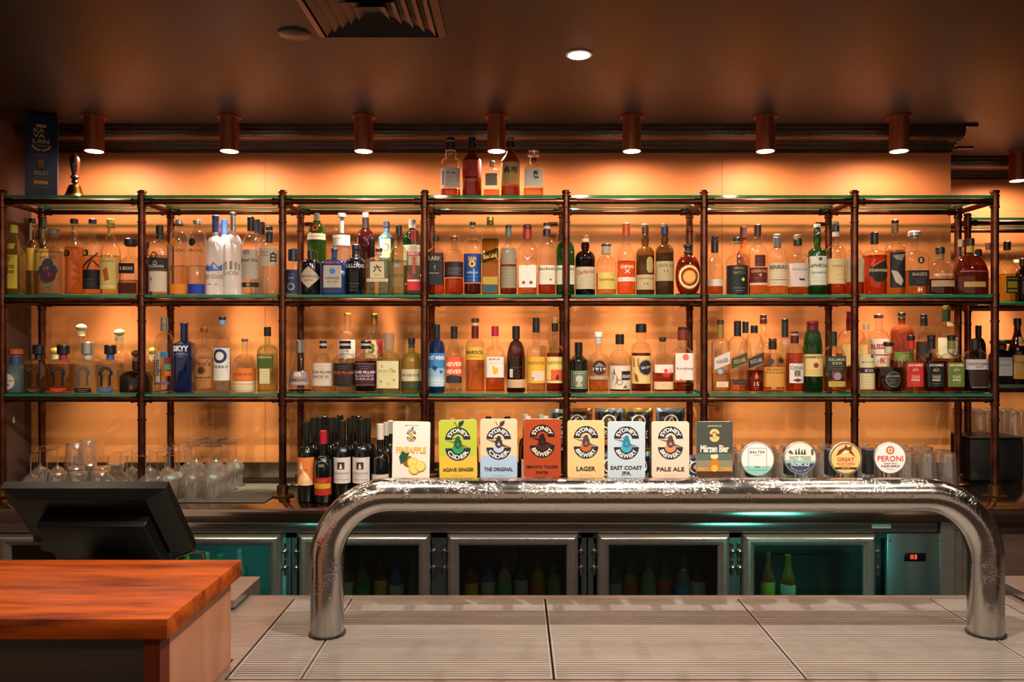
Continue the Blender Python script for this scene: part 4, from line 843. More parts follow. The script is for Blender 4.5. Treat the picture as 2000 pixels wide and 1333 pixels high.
B('whisky_bottle',U,923,17,434,('eb',482,466,.34,2),'c',('3a0c08',555),[(434,440,.36,BK),(440,446,.30,'8a7a4c')],[(497,553,'163f7e',.97,[T('SAM','cfa24a',.18,.35,.15,.03),('o','cfa24a',0,.36,.12,.05),T('ARRAN','c0c8d4',.66,.5,.07,.01),('r','8ab4dc',.15,.75,.05,.45),N('9ab0cc',.8,.92,2,.6)])],'bottle with bright blue label and gold emblem')
B('whisky_bottle',U,957.5,17,424,('l',466,440,.42,8),'c',('8a6a14',468),[(424,432,.42,GO,.6),(432,440,.42,'4a3c20')],[(484,516,None,.96,[('p','a88c4a',[(-1,.40),(1,-.02),(1,.74),(-1,1.08)]),('p','1e1c1c',[(-1,.46),(1,.04),(1,.68),(-1,1.02)]),T('Blue Label','cfa24a',.55,.8,.30,.02,0,12)]),(542,557,'a88a2c',.85,[]),(558,573,'2a4a50',.85,[])],'tall square gold bottle with slanted black label')
B('whisky_bottle',U,993,17,440,('e',492,480,.36,2),'c',('5a1c0c',506),[(440,446,.36,'2a1c18'),(446,464,.38,'5a6250')],[(486,518,'8a7c6a',.85,[]),(522,564,'84765f',.97,[('n','c0b498',.2,.9,6,.7)])],'bottle with grey-green capsule and stacked taupe labels')
B('whisky_bottle',U,1030,19,439,('l',488,470,.42,6),'c',('b8602c',556),[(439,447,.44,'3c1814'),(447,468,.46,'94281e')],[(520,563,'dccdc0',.88,[('r','5a5050',0,.02,.02,.2),N('8a7a70',.3,.55,3,.5),('d','8a4a3a',-.45,.78,.08),('d','6a4a4a',.4,.78,.08)]),(500,512,None,.5,[('p','c9c4c0',[(-.8,.1),(0,.9),(.8,.1),(0,.5)])])],'clear bottle with dark red capsule and square white label')
B('whisky_bottle',U,1068,17,436,('e',490,466,.40,3),'c',('8a2c10',556),[(436,442,.42,'2a1812'),(442,448,.38,'b0a89c'),(448,462,.44,'2a1418')],[(520,557,'cfc4ac',.95,[T('Glenfiddich','3a3430',.18,.9,.16,.02),N('6a6054',.4,.7,4,.6),('d','7a4a78',.3,.75,.06)])],'clear bottle with cream label next to the green one')
B('whisky_bottle',U,1104,18,440,('e',490,470,.42,3),'g1f6e2a',('174a1c',556),[(440,460,.44,'14301c')],[(520,557,'c4c0a8',.97,[T('Glenfiddich','3a4434',.18,.9,.16,.02),N('5a6454',.4,.8,5,.6)])],'green bottle with cream label behind a pipe post')
B('whisky_bottle',U,1143,19.5,460,('eb',505,490,.34,2),'g2a0e0a',('1a0404',505),[(460,466,.36,'8a5a34'),(466,474,.36,'c8b088')],[(523,566,'b5a384',.96,[T('Glenfarclas','8a2a1c',.22,.8,.2,.015,0,6),N('5a5040',.42,.9,6,.7)])],'dark bottle with large cream label and red script')
B('whisky_bottle',U,1184,20,477,('e',520,500,.38,2),'c',('c89a50',534),[(477,481,.48,'2a2420'),(481,497,.46,'9a8c78')],[(534,566,'c9ae58',.86,[T('Dalwhinnie','3a2a1c',.42,.8,.18,.01),N('6a5a2a',.6,.85,3,.6)])],'short clear bottle with shaped yellow label',d=0)
B('whisky_bottle',U,1223,18,436,('s',508,465,.36,2),'c',('e0642c',511),[(436,461,.42,'b4481c')],[(516,538,None,.9,[T('GLENMORANGIE','f0d8c0',.3,.7,.3,.01),T('X','f0d8c0',.7,.3,.35,.01)]),(543,551,'dfc9b4',.95,[('n','8a5a4a',.5,.5,1,.6)])],'tall orange bottle with orange capsule')
B('whisky_bottle',U,1260,18,438,('eb',496,482,.34,2),'g8a6420',('4a240c',500),[(438,442,.36,'8a6a3a'),(442,457,.38,'4a2a1c')],[(538,567,'b59a70',.96,[T('LAGAVULIN','4a3a2a',.25,.8,.14,.01),T('16','4a3a2a',.6,.2,.2,.01),N('5a4a34',.8,.9,2,.6)]),(503,535,None,.9,[('p','a8905a',[(.0,.2),(.2,.02),(.5,.02),(.7,.2),(.7,.8),(.5,.98),(.2,.98),(.0,.8)]),N('6a5a34',.5,.5,1,.1)])],'olive brown bottle with oval neck label and tan label')
B('whisky_bottle',U,1298,18,437,('eb',492,478,.34,2),'g7a5a24',('3a1c0c',495),[(437,442,.36,'8a6a4a'),(442,459,.40,'16203a')],[(512,550,'a8966c',.96,[T('CAOL ILA','4a4030',.22,.8,.16,.015),T('12','4a4030',.5,.2,.14,.01),N('5a5038',.65,.9,3,.7)])],'olive brown bottle with navy capsule and tan label')
B('whisky_bottle',U,1344,25,477,('o',520,500,.26,2),'ga83c14',('8a2c0c',512),[(477,484,.36,'24161a'),(484,491,.26,'1a1014'),(491,496,.34,'24161a')],[(518,566,None,.62,[('d','b88a3c',0,.5,.50),('d','f0dcae',0,.5,.45),('d','c88a3c',0,.5,.27),('d','e0a050',0,.5,.22)]),(493,503,'2a1614',.24,[T('12','e0c890',.5,.7,.7,.03)])],'round amber flask with oval gold medallion',ay=.55)
B('whisky_bottle',U,1396,16,461,('s',522,496,.36,2),'c',('a8502c',552),[(461,468,.42,'1c1418'),(468,494,.44,'241820')],[(547,560,'cfc4b0',.9,[('n','5a4a44',.3,.8,3,.8)])],'clear ribbed bottle with long dark capsule')
B('whisky_bottle',U,1439,21,464,('d',520,496,.30,2),'c',('8a4a1c',520),[(464,471,.36,'1a1a18'),(471,476,.28,'8a8a5a')],[(520,575,'161d1c',.97,[T('SMALL','8a7a44',.1,.4,.1,.01),T('BATCH','8a7a44',.26,.4,.1,.01),('d','c8c84a',.25,.5,.06),('n','b8b4a4',.8,.9,2,.4)])],'round-shouldered bottle with broad black-green label')
B('whisky_bottle',U,1452,13,443,('s',500,480,.42,2),'gc06a34',('8a2c10',490),[(443,465,.50,'3a1214')],[],'amber bottle with maroon capsule standing behind the black-labelled one',d=1)
B('whisky_bottle',U,1480,18,439,('eb',492,480,.40,2),'c',('d0823c',545),[(439,463,.38,'3c1218')],[(500,522,'4a1a1c',.56,[N('b8946a',.3,.8,3,.6)]),(524,553,'5a1a18',.95,[T('GLENDRONACH','c89a6a',.24,.85,.2,.015),('d','c8a03c',0,.5,.09),N('b8845a',.7,.8,1,.6)]),(554,558,'c9b8a0',.95,[])],'clear bottle with two maroon labels and maroon cap')
B('whisky_bottle',U,1518,19.5,458,('e',505,484,.32,2),'c',('cf8a3c',560),[(458,463,.34,'8a7a64'),(463,484,.38,'6a6268')],[(515,559,'c9b998',.93,[T('BENRIACH','2a2420',.2,.88,.18,.03),('n','7a6a54',.38,.9,5,.8),('r','3a342c',0,.75,.9,.02)])],'clear bottle with grey capsule and cream label')
B('whisky_bottle',U,1558,20,459,('eb',505,496,.32,2),'c',('b05a24',562),[(459,467,.36,'8a7c5a'),(467,480,.40,'16130f')],[(516,561,'c4b2ac',.95,[T('THE BALVENIE','5a4a44',.27,.7,.09,.01),('p','2a2420',[(-.2,.66),(.25,.66),(.3,.75),(-.1,.74)]),('n','9a8a80',.85,.92,2,.3)])],'clear bottle with pinkish white label and black collar')
B('whisky_bottle',U,1596,17.5,438,('eb',495,484,.34,2),'g2a6a1c',('0c2a0e',560),[(438,445,.38,'d9d4c8')],[(502,558,'c9cbb8',.97,[('d','3a4a34',0,.1,.06),T('LAPHROAIG','2a342a',.33,.92,.12,.03),T('QUARTER','2a342a',.58,.75,.08,.02),('n','5a6454',.72,.92,4,.7)])],'green bottle with white label and white cap')
B('whisky_bottle',U,1632,18.5,433,('e',492,480,.34,2),'c',('a8381c',556),[(433,439,.36,'8a7868'),(439,453,.38,'23262e'),(453,463,.34,'d8ccb0')],[(507,555,'cdb47e',.97,[T('OBAN','6a5434',.3,.5,.09,.01),N('8a7444',.45,.85,3,.4)])],'clear bottle with pale gold label and navy cap')
B('whisky_bottle',U,1668,18,446,('e',506,488,.34,2),'c',('9a2c14',543),[(446,462,.4,'2a1c1a')],[(506,552,'c4b08c',.95,[('n','7a6a4a',.3,.8,4,.6)])],'clear bottle with cream label behind the seventh post')
B('whisky_bottle',U,1708,21,454,('e',500,488,.26,3),'c',('a8300f',500),[(454,477,.34,'141214')],[(508,552,None,.86,[('p','1c1814',[(-.7,.3),(.4,.0),(.8,.35),(.8,.75),(.3,1),(-.3,1),(-.8,.7)]),('p','b05a24',[(-.7,.3),(.4,.0),(.5,.04),(-.55,.36)]),T('STARWARD','cfc0a0',.5,.8,.13,.02)])],'red-amber bottle with angular black label')
B('whisky_bottle',U,1748,18.5,430,('e',488,472,.26,2),'c',('c8843c',490),[(430,436,.36,'16140f'),(436,456,.36,'8a6a3c')],[(494,563,'1c1a1c',.80,[('p','8a8a88',[(-.7,.1),(.8,.05),(.3,.25),(-.3,.22)]),('p','b5a8a0',[(-.9,.5),(-.2,.55),(.5,.8),(.2,.95),(-.4,.85)]),('n','9a9690',.28,.34,2,.3)])],'clear bottle with tall black illustrated label')
B('whisky_bottle',U,1786,21,452,('e',505,490,.32,6),'c',('c87a3c',530),[(452,462,.56,'b5aea6',.5),(462,466,.42,'8a847c',.5)],[(503,518,None,.6,[('d','2a2624',.2,.5,.45),T('B','cfc4b4',.5,.18,.5,.03,.2)]),(530,560,'1b1c22',.95,[T("BAKER'S",'a89a8c',.25,.7,.22,.02),('n','8a8078',.55,.8,3,.5)]),(562,572,None,.4,[T('iH','e6dcc8',.5,.5,.9,.04)])],'clear fluted decanter with silver stopper and black band')
B('whisky_bottle',U,1836,28,483,('e',545,510,.20,2),'c',('3a0c0a',546),[(483,496,.30,'1c1214'),(496,508,.26,'8a6a34')],[(549,561,'a8926a',.80,[('n','5a4a34',.3,.7,2,.8)]),(534,542,None,.8,[T('WOODFORD RESERVE','d8ccb0',.5,.8,.6,.01)])],'wide dome-shouldered bottle with a small tan label',ay=.62)
B('whisky_bottle',U,1895,34,466,('e',535,497,.17,2),'ga03c1c',('4a0c10',520),[(466,480,.22,'1c1012'),(480,494,.20,'a8843c')],[(552,562,'b58e54',.62,[('n','6a4a2c',.4,.7,2,.8)]),(530,533,'8a3a44',.8,[])],'large dark red flask bottle at the open end',ay=.62)
B('whisky_bottle',U,1877,13,468,('e',520,498,.30,2),'c',('7a3a1c',530),[(468,483,.42,'b09a6a')],[],'clear bottle with tan cap behind the large flask',d=1)
B('whisky_bottle',U,1911,12,487,('e',530,510,.36,2),'c',('8a4a24',540),[(487,502,.5,'141214')],[],'short clear bottle with black cap behind the large flask',d=1)
B('whisky_bottle',U,1930,11,475,('e',530,508,.36,2),'c',('d8c08c',545),[(475,488,.45,'7a4a34')],[],'pale bottle with brown cap against the last post',d=1)
B('liqueur_bottle','V',1967,17,472,('e',535,508,.24,5),'c',('c8b41c',536),[(472,489,.38,'12100e')],[(541,574,'2a2818',.70,[T('CHARTREUSE','b8ac5a',.14,.85,.1,.01),('r','a8962a',0,.5,.8,.38),('r','a8962a',0,.85,.8,.14)])],'yellow-green bottle with black and yellow label')
B('liqueur_bottle','V',1997,13,505,('e',545,525,.3,2),'g241012',('140606',545),[(505,520,.42,'2a1a14')],[],'near-black bottle cut by the right frame edge')
B('liqueur_bottle','V',1985,11,508,('e',545,525,.34,2),'c',('d8b860',560),[(508,514,.45,'9a8a5a')],[],'pale bottle standing behind the yellow-green one',d=1)
# --- lower shelf
Lw='L'
B('tequila_bottle',Lw,31,22.5,682,('e',728,712,.42,2),'cb',('a8d0c8',728),[(682,693,.58,'a8552c'),(693,697,.42,'a8552c'),(697,713,.46,'2c4a78')],[(728,762,None,.85,[('d','c4b7ae',-.25,.5,.48),T('Don Julio','4a4440',.45,.8,.16,.015,-.25),('r','2a2624',-.1,.7,.16,.06)])],'pale blue bottle with terracotta stopper and round label')
def horseshoe(x, hw, top, capc, liq, shoe, strip, desc, capc2=None):
    B('tequila_bottle',Lw,x,hw,top,('d',708,701,.38,7),'c',(liq,712),[(top,692,.52,capc,.7 if capc=='c9c6c2' else 0),(692,702,.34,capc2 or capc)],
      [(716,754,None,.80,[('o',shoe,0,.36,.36,.21,-14,194),('p',shoe,[(-.62,.40),(-.36,.40),(-.36,.98),(-.6,.98)]),('p',shoe,[(.62,.40),(.36,.40),(.36,.98),(.6,.98)]),('o','9a9690',0,.36,.30,.285,20,160)]),(757,766,strip,.72,[('n','d8d0c4',.35,.7,2,.7)])],desc,ay=.85)
horseshoe(76,22,674,'16181a','a8741c','1c1b1e','2a2418','amber bottle with black horseshoe and black cap')
horseshoe(124,22,674,'17151b','b8801f','1c1b1e','c4281c','amber bottle with black horseshoe and red strip','a82a44')
horseshoe(172,22.5,668,'c9c6c2','e8dcb8','5a524e','1c1a20','pale bottle with grey horseshoe and silver cap')
horseshoe(215.5,21,674,'181b20','dfc88c','1c1b1e','2c6aa8','pale bottle with black horseshoe and blue strip','2c6ab0')
for x, tp, hw, nm in ((159,633,19,'clear ball-stoppered bottle rising behind the horseshoe bottles'),(107,679,17,'low ball-stoppered bottle between the two amber horseshoe bottles'),(233,643,19,'clear ball-stoppered bottle behind the blue-strip horseshoe bottle'),(298,679,14,'ball-stoppered bottle behind the tall sugarcane-labelled one')):
    k = 1 if tp < 660 else .55
    B('tequila_bottle',Lw,x,hw,tp,('e',tp+62*k+10,tp+42*k,.40,4),'c',('e6d49c',tp+80*k),[(tp,tp+14,.52,'dcc98e' if tp < 670 else 'c9b04a',0,1),(tp+14,tp+24,.40,'e0d2a4')],[],nm,d=1,capkind='stopper')
B('liqueur_bottle',Lw,266,29,684,('e',738,722,.26,3),'p1c0d0a',None,[(684,698,.30,'6a3c28',0,1),(698,706,.22,'8a6a50')],[(738,764,None,.6,[('o','3a2a20',0,.5,.45,.42),('p','7a5a3c',[(-.2,.8),(0,.4),(.2,.8)])])],'squat dark brown bottle with round wooden stopper',ay=.7)
B('rum_bottle',Lw,321,18,620,('e',672,650,.34,2),'c',('e9dcb0',765),[(620,634,.38,'a8a59c',.6),(634,647,.40,'98958c',.6)],[(685,752,None,.95,[('r','b5aaa0',-.25,.5,.22,.98),T('Sagatiba','2a2228',.5,.72,.2,.02,-.25,90),('r','6a2a3c',.6,.3,.3,.2),('r','4a8a5a',.62,.48,.28,.16),('r','c85a2c',.62,.66,.28,.14),('r','3a6a9a',.3,.12,.3,.16),('r','5a3a5a',-.8,.5,.16,.7),('r','4a5a8a',0,.95,.7,.08)])],'clear bottle with sideways lettering and many-coloured stripes')
B('vodka_bottle',Lw,360,17,631,('l',672,666,.44,5),'g1c3f94',None,[(631,634,.48,'16306e')],[(675,687,None,.97,[T('SKYY','dfe4ee',.5,.9,.95,.05)]),(688,698,None,.9,[T('VODKA','9ab0d8',.25,.5,.3,.01),('r','8aa4d0',0,.5,.9,.06),T('90','8aa4d0',.85,.3,.25,.01)])],'cobalt blue bottle with white block lettering')
B('vodka_bottle',Lw,399.5,17.5,640,('e',690,672,.38,2),'c',('e0c8a8',700),[(640,650,.44,'a8502c',.4)],[(701,757,'a87440',.96,[T("Tito's",'4a2a1a',.16,.8,.18,.02),('o','3a1c14',0,.40,.14,.11),('d','3a1c14',0,.40,.10),T('Handmade','3a1c14',.64,.85,.08,.02),T('VODKA','5a3220',.76,.5,.06,.01),('n','5a3220',.85,.95,3,.7)])],'clear bottle with kraft brown label and copper cap')
B('vodka_bottle',Lw,434.5,16.5,619,('e',674,655,.34,2),'c',('e2dcd0',690),[(619,625,.42,'1a1a24'),(625,635,.40,'6fa4bc')],[(680,743,'d9d4cf',.96,[('o','1f2f5c',0,.25,.22,.13),T('VODKA O','22242c',.58,.75,.09,.03),('n','9a948c',.7,.9,4,.5)])],'clear bottle with white label and thick navy ring')
B('vodka_bottle',Lw,478,22,662,('e',716,692,.25,2),'c',('e9dccb',720),[(662,667,.30,'8a4a30'),(667,673,.22,'c8b49c')],[(719,743,'d8762c',.97,[T('ARCHIE ROSE','7a3418',.48,.75,.22,.02)]),(744,749,'dfc8a4',.97,[]),(750,765,'d9c89c',.97,[('n','8a6a3a',.3,.8,3,.7)])],'clear bell-shaped bottle with orange label')
B('vodka_bottle',Lw,522.5,18,639,('e',686,674,.32,4),'cg',('dfd08c',690),[(639,657,.38,'151b18')],[(693,719,'4a5a24',.88,[('p','1e2418',[(-.7,.4),(.7,.35),(.8,.7),(-.6,.75)]),T('ZUBROWKA','c8c47a',.18,.85,.18,.02)]),(720,749,'d4c896',.55,[('n','6a6a3a',.2,.9,5,.7)])],'pale bottle with green bison label')
B('gin_bottle',Lw,586,24,664,('c',760,690,.42,2),'c',('3a2a2c',762),[(664,690,.38,'a8a8a6',.8)],[(725,752,'8a7a76',.92,[T('IIIS','d8d0cc',.22,.3,.3,.02),T('INMARE','3a2a2c',.62,.8,.2,.01),('r','b5a8a4',0,.85,.95,.04)])],'cone-shaped clear bottle with silver cap')
B('gin_bottle',Lw,631,19,666,('e',707,690,.33,3),'c',('dccfa4',757),[(666,671,.38,BK),(671,676,.37,'b0aca8'),(676,681,.38,BK)],[(709,753,'c4b6a4',.95,[T('FOUR PILLARS','2a2a38',.40,.85,.12,.03),T('RARE DRY GIN','2a2a38',.60,.6,.13,.02),('n','4a4a54',.72,.76,1,.7),('n','5a5a64',.14,.25,2,.4)])],'clear bottle with cream label and banded cap')
B('gin_bottle',Lw,674,21,666,('e',706,690,.36,3),'c',('d0c8b0',755),[(666,671,.55,BK),(671,676,.53,'b5b0aa'),(676,682,.55,BK)],[(709,753,'1d191c',.95,[T('FOUR PILLARS','b0522c',.42,.82,.13,.03),('n','8a4a34',.55,.85,4,.6),('n','8a8078',.15,.25,2,.4)])],'clear bottle with black label and orange lettering')
B('gin_bottle',Lw,715,21,666,('e',706,690,.36,3),'c',('24101e',706),[(666,671,.50,BK),(671,676,.48,'b0aca8'),(676,682,.50,BK)],[(709,753,'3a1a28',.95,[('r','a89098',0,.03,.9,.012),('r','a89098',0,.97,.9,.012),T('FOUR PILLARS','d8c8c4',.40,.85,.12,.03),T('BLOODY','c8b0b0',.56,.7,.11,.01),T('SHIRAZ','c8b0b0',.70,.7,.09,.01),('n','a89098',.15,.25,2,.4)])],'dark purple bottle with burgundy label')
B('liqueur_bottle',Lw,679,18,612,('e',660,645,.38,2),'c',('e6cfae',690),[(612,617,.40,'c8a83c',.5)],[(664,700,'cfc8c0',.9,[('r','2a2a2a',.1,.6,.2,.04)])],'tall clear bottle with gold rim and white label',d=1)
B('gin_bottle',Lw,731,18,613,('e',660,645,.38,2),'c',('dcae7c',680),[(613,617,.40,'d0a040',.5),(617,634,.36,'a87a2c',.4)],[(665,700,'cfb07c',.92,[('p','b8303c',[(.3,.0),(1,.0),(1,.9),(.5,.9)]),('d','d8c890',-.1,.45,.36),T('3','5a6a3a',.45,.3,.6,.05,-.1)])],'tall clear bottle with gold neck and figure 3 on a red label',d=1)
B('gin_bottle',Lw,759.5,22.5,651,('e',702,688,.40,6),'cg',('d8d29c',705),[(651,684,.46,'gd8d8d0')],[(705,758,'cfc598',.94,[('d','b88a6a',-.5,.2,.05),('d','a8a45a',.4,.3,.05),('d','b88a6a',.6,.7,.05),('d','8a9a5a',-.6,.75,.05),T('POOR TOMS','8a8244',.38,.8,.12,.01),('n','8a8a5a',.52,.56,1,.6),('d','c8a07a',.1,.85,.05)])],'wide clear bottle with floral cream label and tall glass stopper',ay=.8,capkind='stopper')
B('gin_bottle',Lw,804,20.5,660,('e',706,688,.30,2),'gb8b04a',('6a6a24',744),[(660,672,.34,'1f211c'),(672,680,.30,'3a3c34')],[(721,744,'c9bd98',.95,[T('ARCHIE ROSE','2a2a24',.5,.75,.22,.02)]),(748,758,'3a4430',.9,[])],'yellow-green bottle with cream band and black stopper')
B('gin_bottle',Lw,853,16.5,634,('e',680,664,.40,2),'g1c4a9a',None,[(634,662,.40,'131c22')],[(690,755,'3f7fb4',.97,[T('WEST WINDS','dfe6ee',.14,.95,.12,.03),('r','8ab4d0',0,.6,.95,.3),('r','bcccd8',0,.85,.95,.28),('p','1c3a6a',[(-.3,.35),(.2,.42),(.0,.5),(.1,.55),(-.3,.48)]),('p','2a4a7a',[(.3,.5),(.7,.55),(.4,.62)]),('n','1c2430',.75,.75,1,.9),('n','5a6a80',.86,.94,2,.6)])],'blue bottle with label fading to white and a swallow')
B('gin_bottle',Lw,887,15.5,638,('l',694,663,.40,3),'c',('e4cdb0',760),[(638,645,.44,'14120f'),(645,662,.42,'1a1c22')],[(697,748,'d8572c',.95,[T('NEVER','ead8c0',.28,.9,.16,.03),T('NEVER','ead8c0',.56,.9,.15,.03),('p','2a2c34',[(-1,.78),(-.2,.68),(.5,.72),(1,.8),(1,1),(-1,1)])])],'clear bottle with orange label and navy foot')
B('liqueur_bottle',Lw,928,18.5,622,('e',676,661,.36,2),'c',('d88c4c',702),[(622,630,.42,'4a2a1c'),(630,637,.34,'c8a878'),(637,661,.38,'5a1614')],[(678,703,'d9a83c',.95,[T('BARSOL','2a2218',.42,.82,.28,.03),T('PISCO','2a2218',.75,.4,.12,.01)])],'clear bottle with yellow label reading barsol')
B('rum_bottle',Lw,967,18.5,637,('e',692,676,.38,5),'c',('c05a24',738),[(637,657,.38,'a81a34')],[(697,737,'dcd0c4',.95,[T('MOUNT GAY','2a2420',.12,.62,.09,.03),('p','d8a52c',[(-.3,.4),(-.1,.45),(.1,.55),(.4,.5),(.3,.75),(.05,.88),(-.2,.8)]),('r','8a8078',0,.30,.95,.01)])],'clear bottle with crimson cap and yellow island on white label')
B('rum_bottle',Lw,1008,18,637,('e',700,665,.34,2),'g4a1c10',('2a0a06',700),[(637,663,.42,'151413')],[(741,757,'c9a480',.97,[('n','7a4a34',.3,.8,3,.8)]),(715,738,None,.8,[('r','c4c8b8',-.6,.6,.22,.7),('n','8a6a5a',.1,.9,6,.6)])],'dark bottle with black cap and pale orange foot label')
B('rum_bottle',Lw,1047,18.5,621,('eb',690,674,.36,2),'c',('d8b078',745),[(621,628,.36,'1c1c22'),(628,650,.38,'17181c')],[(697,748,'dba435',.95,[T('PLANTATION','5a3a1c',.24,.8,.13,.02),('r','d8c4a8',.2,.72,.62,.36),('n','8a5a5a',.62,.78,3,.5),T('3','3a3a5a',.82,.1,.1,.02,-.3)])],'clear bottle with golden label and white panel')
B('rum_bottle',Lw,1084,17.5,620,('eb',690,674,.36,2),'c',('8a2410',690),[(620,625,.36,'c8935c'),(625,632,.38,'a87a3c'),(632,648,.38,'15171c')],[(697,742,'d8c06c',.95,[T('PLANTATION','5a3a1c',.26,.8,.14,.02),('r','d2572c',.25,.78,.65,.45),('p','3a1c14',[(.0,.98),(.1,.8),(.25,.75),(.3,.98)])]),(743,748,'e0c68c',.95,[])],'bottle with cork top and orange picture on yellow label')
B('rum_bottle',Lw,1130,18.5,669,('s',706,692,.40,2),'p151a12',None,[(669,690,.42,'14140f')],[(724,759,'3a4036',.82,[('r','b0b8a0',0,.03,.95,.03),('r','b0b8a0',0,.97,.95,.03),('r','b0b8a0',-.95,.5,.04,.96),('r','b0b8a0',.95,.5,.04,.96),('r','6a7060',0,.5,.75,.75),('d','b8b49c',0,.45,.2),('p','a8a48c',[(-.4,.9),(0,.5),(.4,.9)]),T('DIPLOMATICO','c8ccb4',.12,.7,.08,.01)])],'dark olive bottle with framed portrait label')
B('rum_bottle',Lw,1169,19.5,649,('s',700,684,.28,2),'c',('c07a24',742),[(649,659,.40,'e6e0da'),(659,672,.34,'c0b4a8')],[(704,732,None,.9,[('d','2c2326',0,.5,.50),('p','8a7a6a',[(-.5,.42),(0,.15),(.5,.42)]),T('1919','d8c8b4',.6,.62,.22,.03),('n','c08a5a',.78,.82,1,.3)]),(734,741,'a8947a',.9,[])],'clear bottle with white cap and round black label')
B('rum_bottle',Lw,1210.5,21,653,('e',705,684,.34,2),'c',('2a1412',758),[(653,673,.40,'131313')],[(714,760,'d4c4ac',.97,[('r','1c1c1c',.45,.42,.42,.38),T('KRAKEN','d8d0c4',.45,.36,.14,.02,.45),('d','8a7a68',-.1,.7,.13),('d','d4c4ac',-.1,.7,.09),('p','6a5a4c',[(-.8,.2),(-.5,.5),(-.8,.8),(-.6,.5)]),('p','6a5a4c',[(-.4,.3),(-.2,.6),(-.5,.9),(-.3,.6)]),('p','6a5a4c',[(.3,.8),(.5,.95),(.1,.95)]),('p','5a4c40',[(-.5,.1),(-.4,.4),(-.6,.35)])])],'clear bottle with octopus drawing and small black label')
B('rum_bottle',Lw,1252,19.5,633,('eb',690,668,.42,2),'c',('4a0f0c',690),[(633,650,.54,'141212')],[(695,749,'d8b674',.95,[('d','1f2126',.3,.42,.26),('o','3a4048',.3,.42,.29,.275),T('Sailor Jerry','c8b8b8',.42,.42,.14,.02,.3,10),('p','a85a24',[(-.8,.1),(-.7,.08),(-.6,.4),(-.8,.4)]),('p','a85a24',[(-.4,.1),(-.3,.08),(-.25,.4),(-.4,.4)]),('p','8a4a24',[(-.7,.6),(-.4,.7),(-.3,.95),(-.6,.9)])])],'tall bottle with wide black cap and round black emblem')
B('rum_bottle',Lw,1294,20,659,('e',708,690,.30,4),'c',('a8340f',728),[(659,664,.38,'3a2a20'),(664,668,.32,'3c1c16')],[(712,728,'ddd0c0',.9,[]),(730,742,None,.9,[]),(745,760,'d4b48c',.95,[('n','6a4a34',.5,.5,1,.8)]),(716,736,None,.5,[('d','b81c14',.4,.5,.5),('d','d8402c',.3,.4,.2)])],'bottle with red ball emblem and red-amber rum')
B('rum_bottle',Lw,1333.5,19,639,('l',688,678,.44,7),'c',('7a2c14',748),[(639,644,.50,'2a1a14'),(644,665,.54,'6a2a18')],[(690,742,'e2d0c4',.93,[('d','cf6a50',.1,.15,.12),T('Bundaberg','4a3a3a',.58,.9,.12,.015),('n','c09a8a',.68,.75,2,.3),('p','d86a34',[(-.6,.98),(.9,.75),(.9,.86),(-.4,1)])])],'square clear bottle with brown cap and white label')
def walker(x, hw, top, lc, tcol, txt, liq, lt, low, desc, cap, nr=.42, sh=672, d=0):
    B('whisky_bottle',Lw,x,hw,top,('e',sh,cap[-1][1],nr,8),'c',(liq,lt),cap,[(687,721,None,.96,[('p','8a7a4a' if lc != 'd8d2cc' else lc,[(-1,.36),(1,-.02),(1,.68),(-1,1.05)]),('p',lc,[(-1,.42),(1,.04),(1,.62),(-1,.99)]),T(txt,tcol,.52,.8,.22,.02,0,13)])]+low,desc,d=d)
walker(1407,15.5,625,'d8d2cc','8a7a8a','WALKER','dcb474',730,[(720,731,None,.9,[('d','7ab0c4',-.3,.5,.45)]),(745,756,'cdb594',.75,[('n','8a7444',.5,.5,1,.6)])],'square whisky bottle with slanted silver-white label',[(625,634,.42,'3a2c20'),(634,660,.42,'8a6a2c')])
walker(1440.5,16,627,'3c3a24','a8a05a','GOLD LABEL','c88a50',742,[(742,751,'3a2c20',.85,[('n','8a7a4a',.5,.5,1,.4)])],'square whisky bottle with slanted olive label',[(627,657,.44,'14161a')])
walker(1473,15.5,636,'211a1c','a89c8c','BLACK LABEL','8a1c0c',724,[(726,764,None,.9,[('p','c8642c',[(-.3,.3),(0,.0),(.3,.3),(0,.4)]),T('15','c8b4a8',.62,.35,.2,.02),('n','c8a89a',.8,.9,2,.4)])],'square whisky bottle with slanted black label',[(636,651,.44,'151517')])
B('whisky_bottle',Lw,1491,15,615,('s',680,664,.42,2),'c',('c87838',690),[(615,622,.42,'3c2418'),(622,633,.46,'5a1c14')],[(634,646,'c89a50',.44,[])],'tall amber bottle with gold foil neck standing behind',d=1)
B('whisky_bottle',Lw,1533,16,623,('e',690,662,.42,2),'c',('e0b890',700),[(623,659,.40,'15181c')],[],'tall clear bottle with long black capsule standing behind',d=1)
B('whisky_bottle',Lw,1456,12,628,('e',690,664,.46,2),'c',('d8a870',700),[(628,651,.5,'1a1c20')],[],'bottle with black cap behind the slanted olive label',d=1)
B('whisky_bottle',Lw,1509,20.5,661,('e',706,690,.32,3),'c',('c88a44',765),[(661,668,.38,'4a3024'),(668,683,.38,'1f1716')],[(717,755,'c98c40',.95,[T('MONKEY','5a3418',.12,.6,.12,.02),T('SHOULDER','5a3418',.28,.8,.12,.02),('n','8a5a28',.45,.9,5,.7)]),(700,712,None,.8,[('d','2a2430',-.5,.5,.5),('d','2a1c18',.55,.35,.45)])],'round-shouldered bottle with orange kraft label')
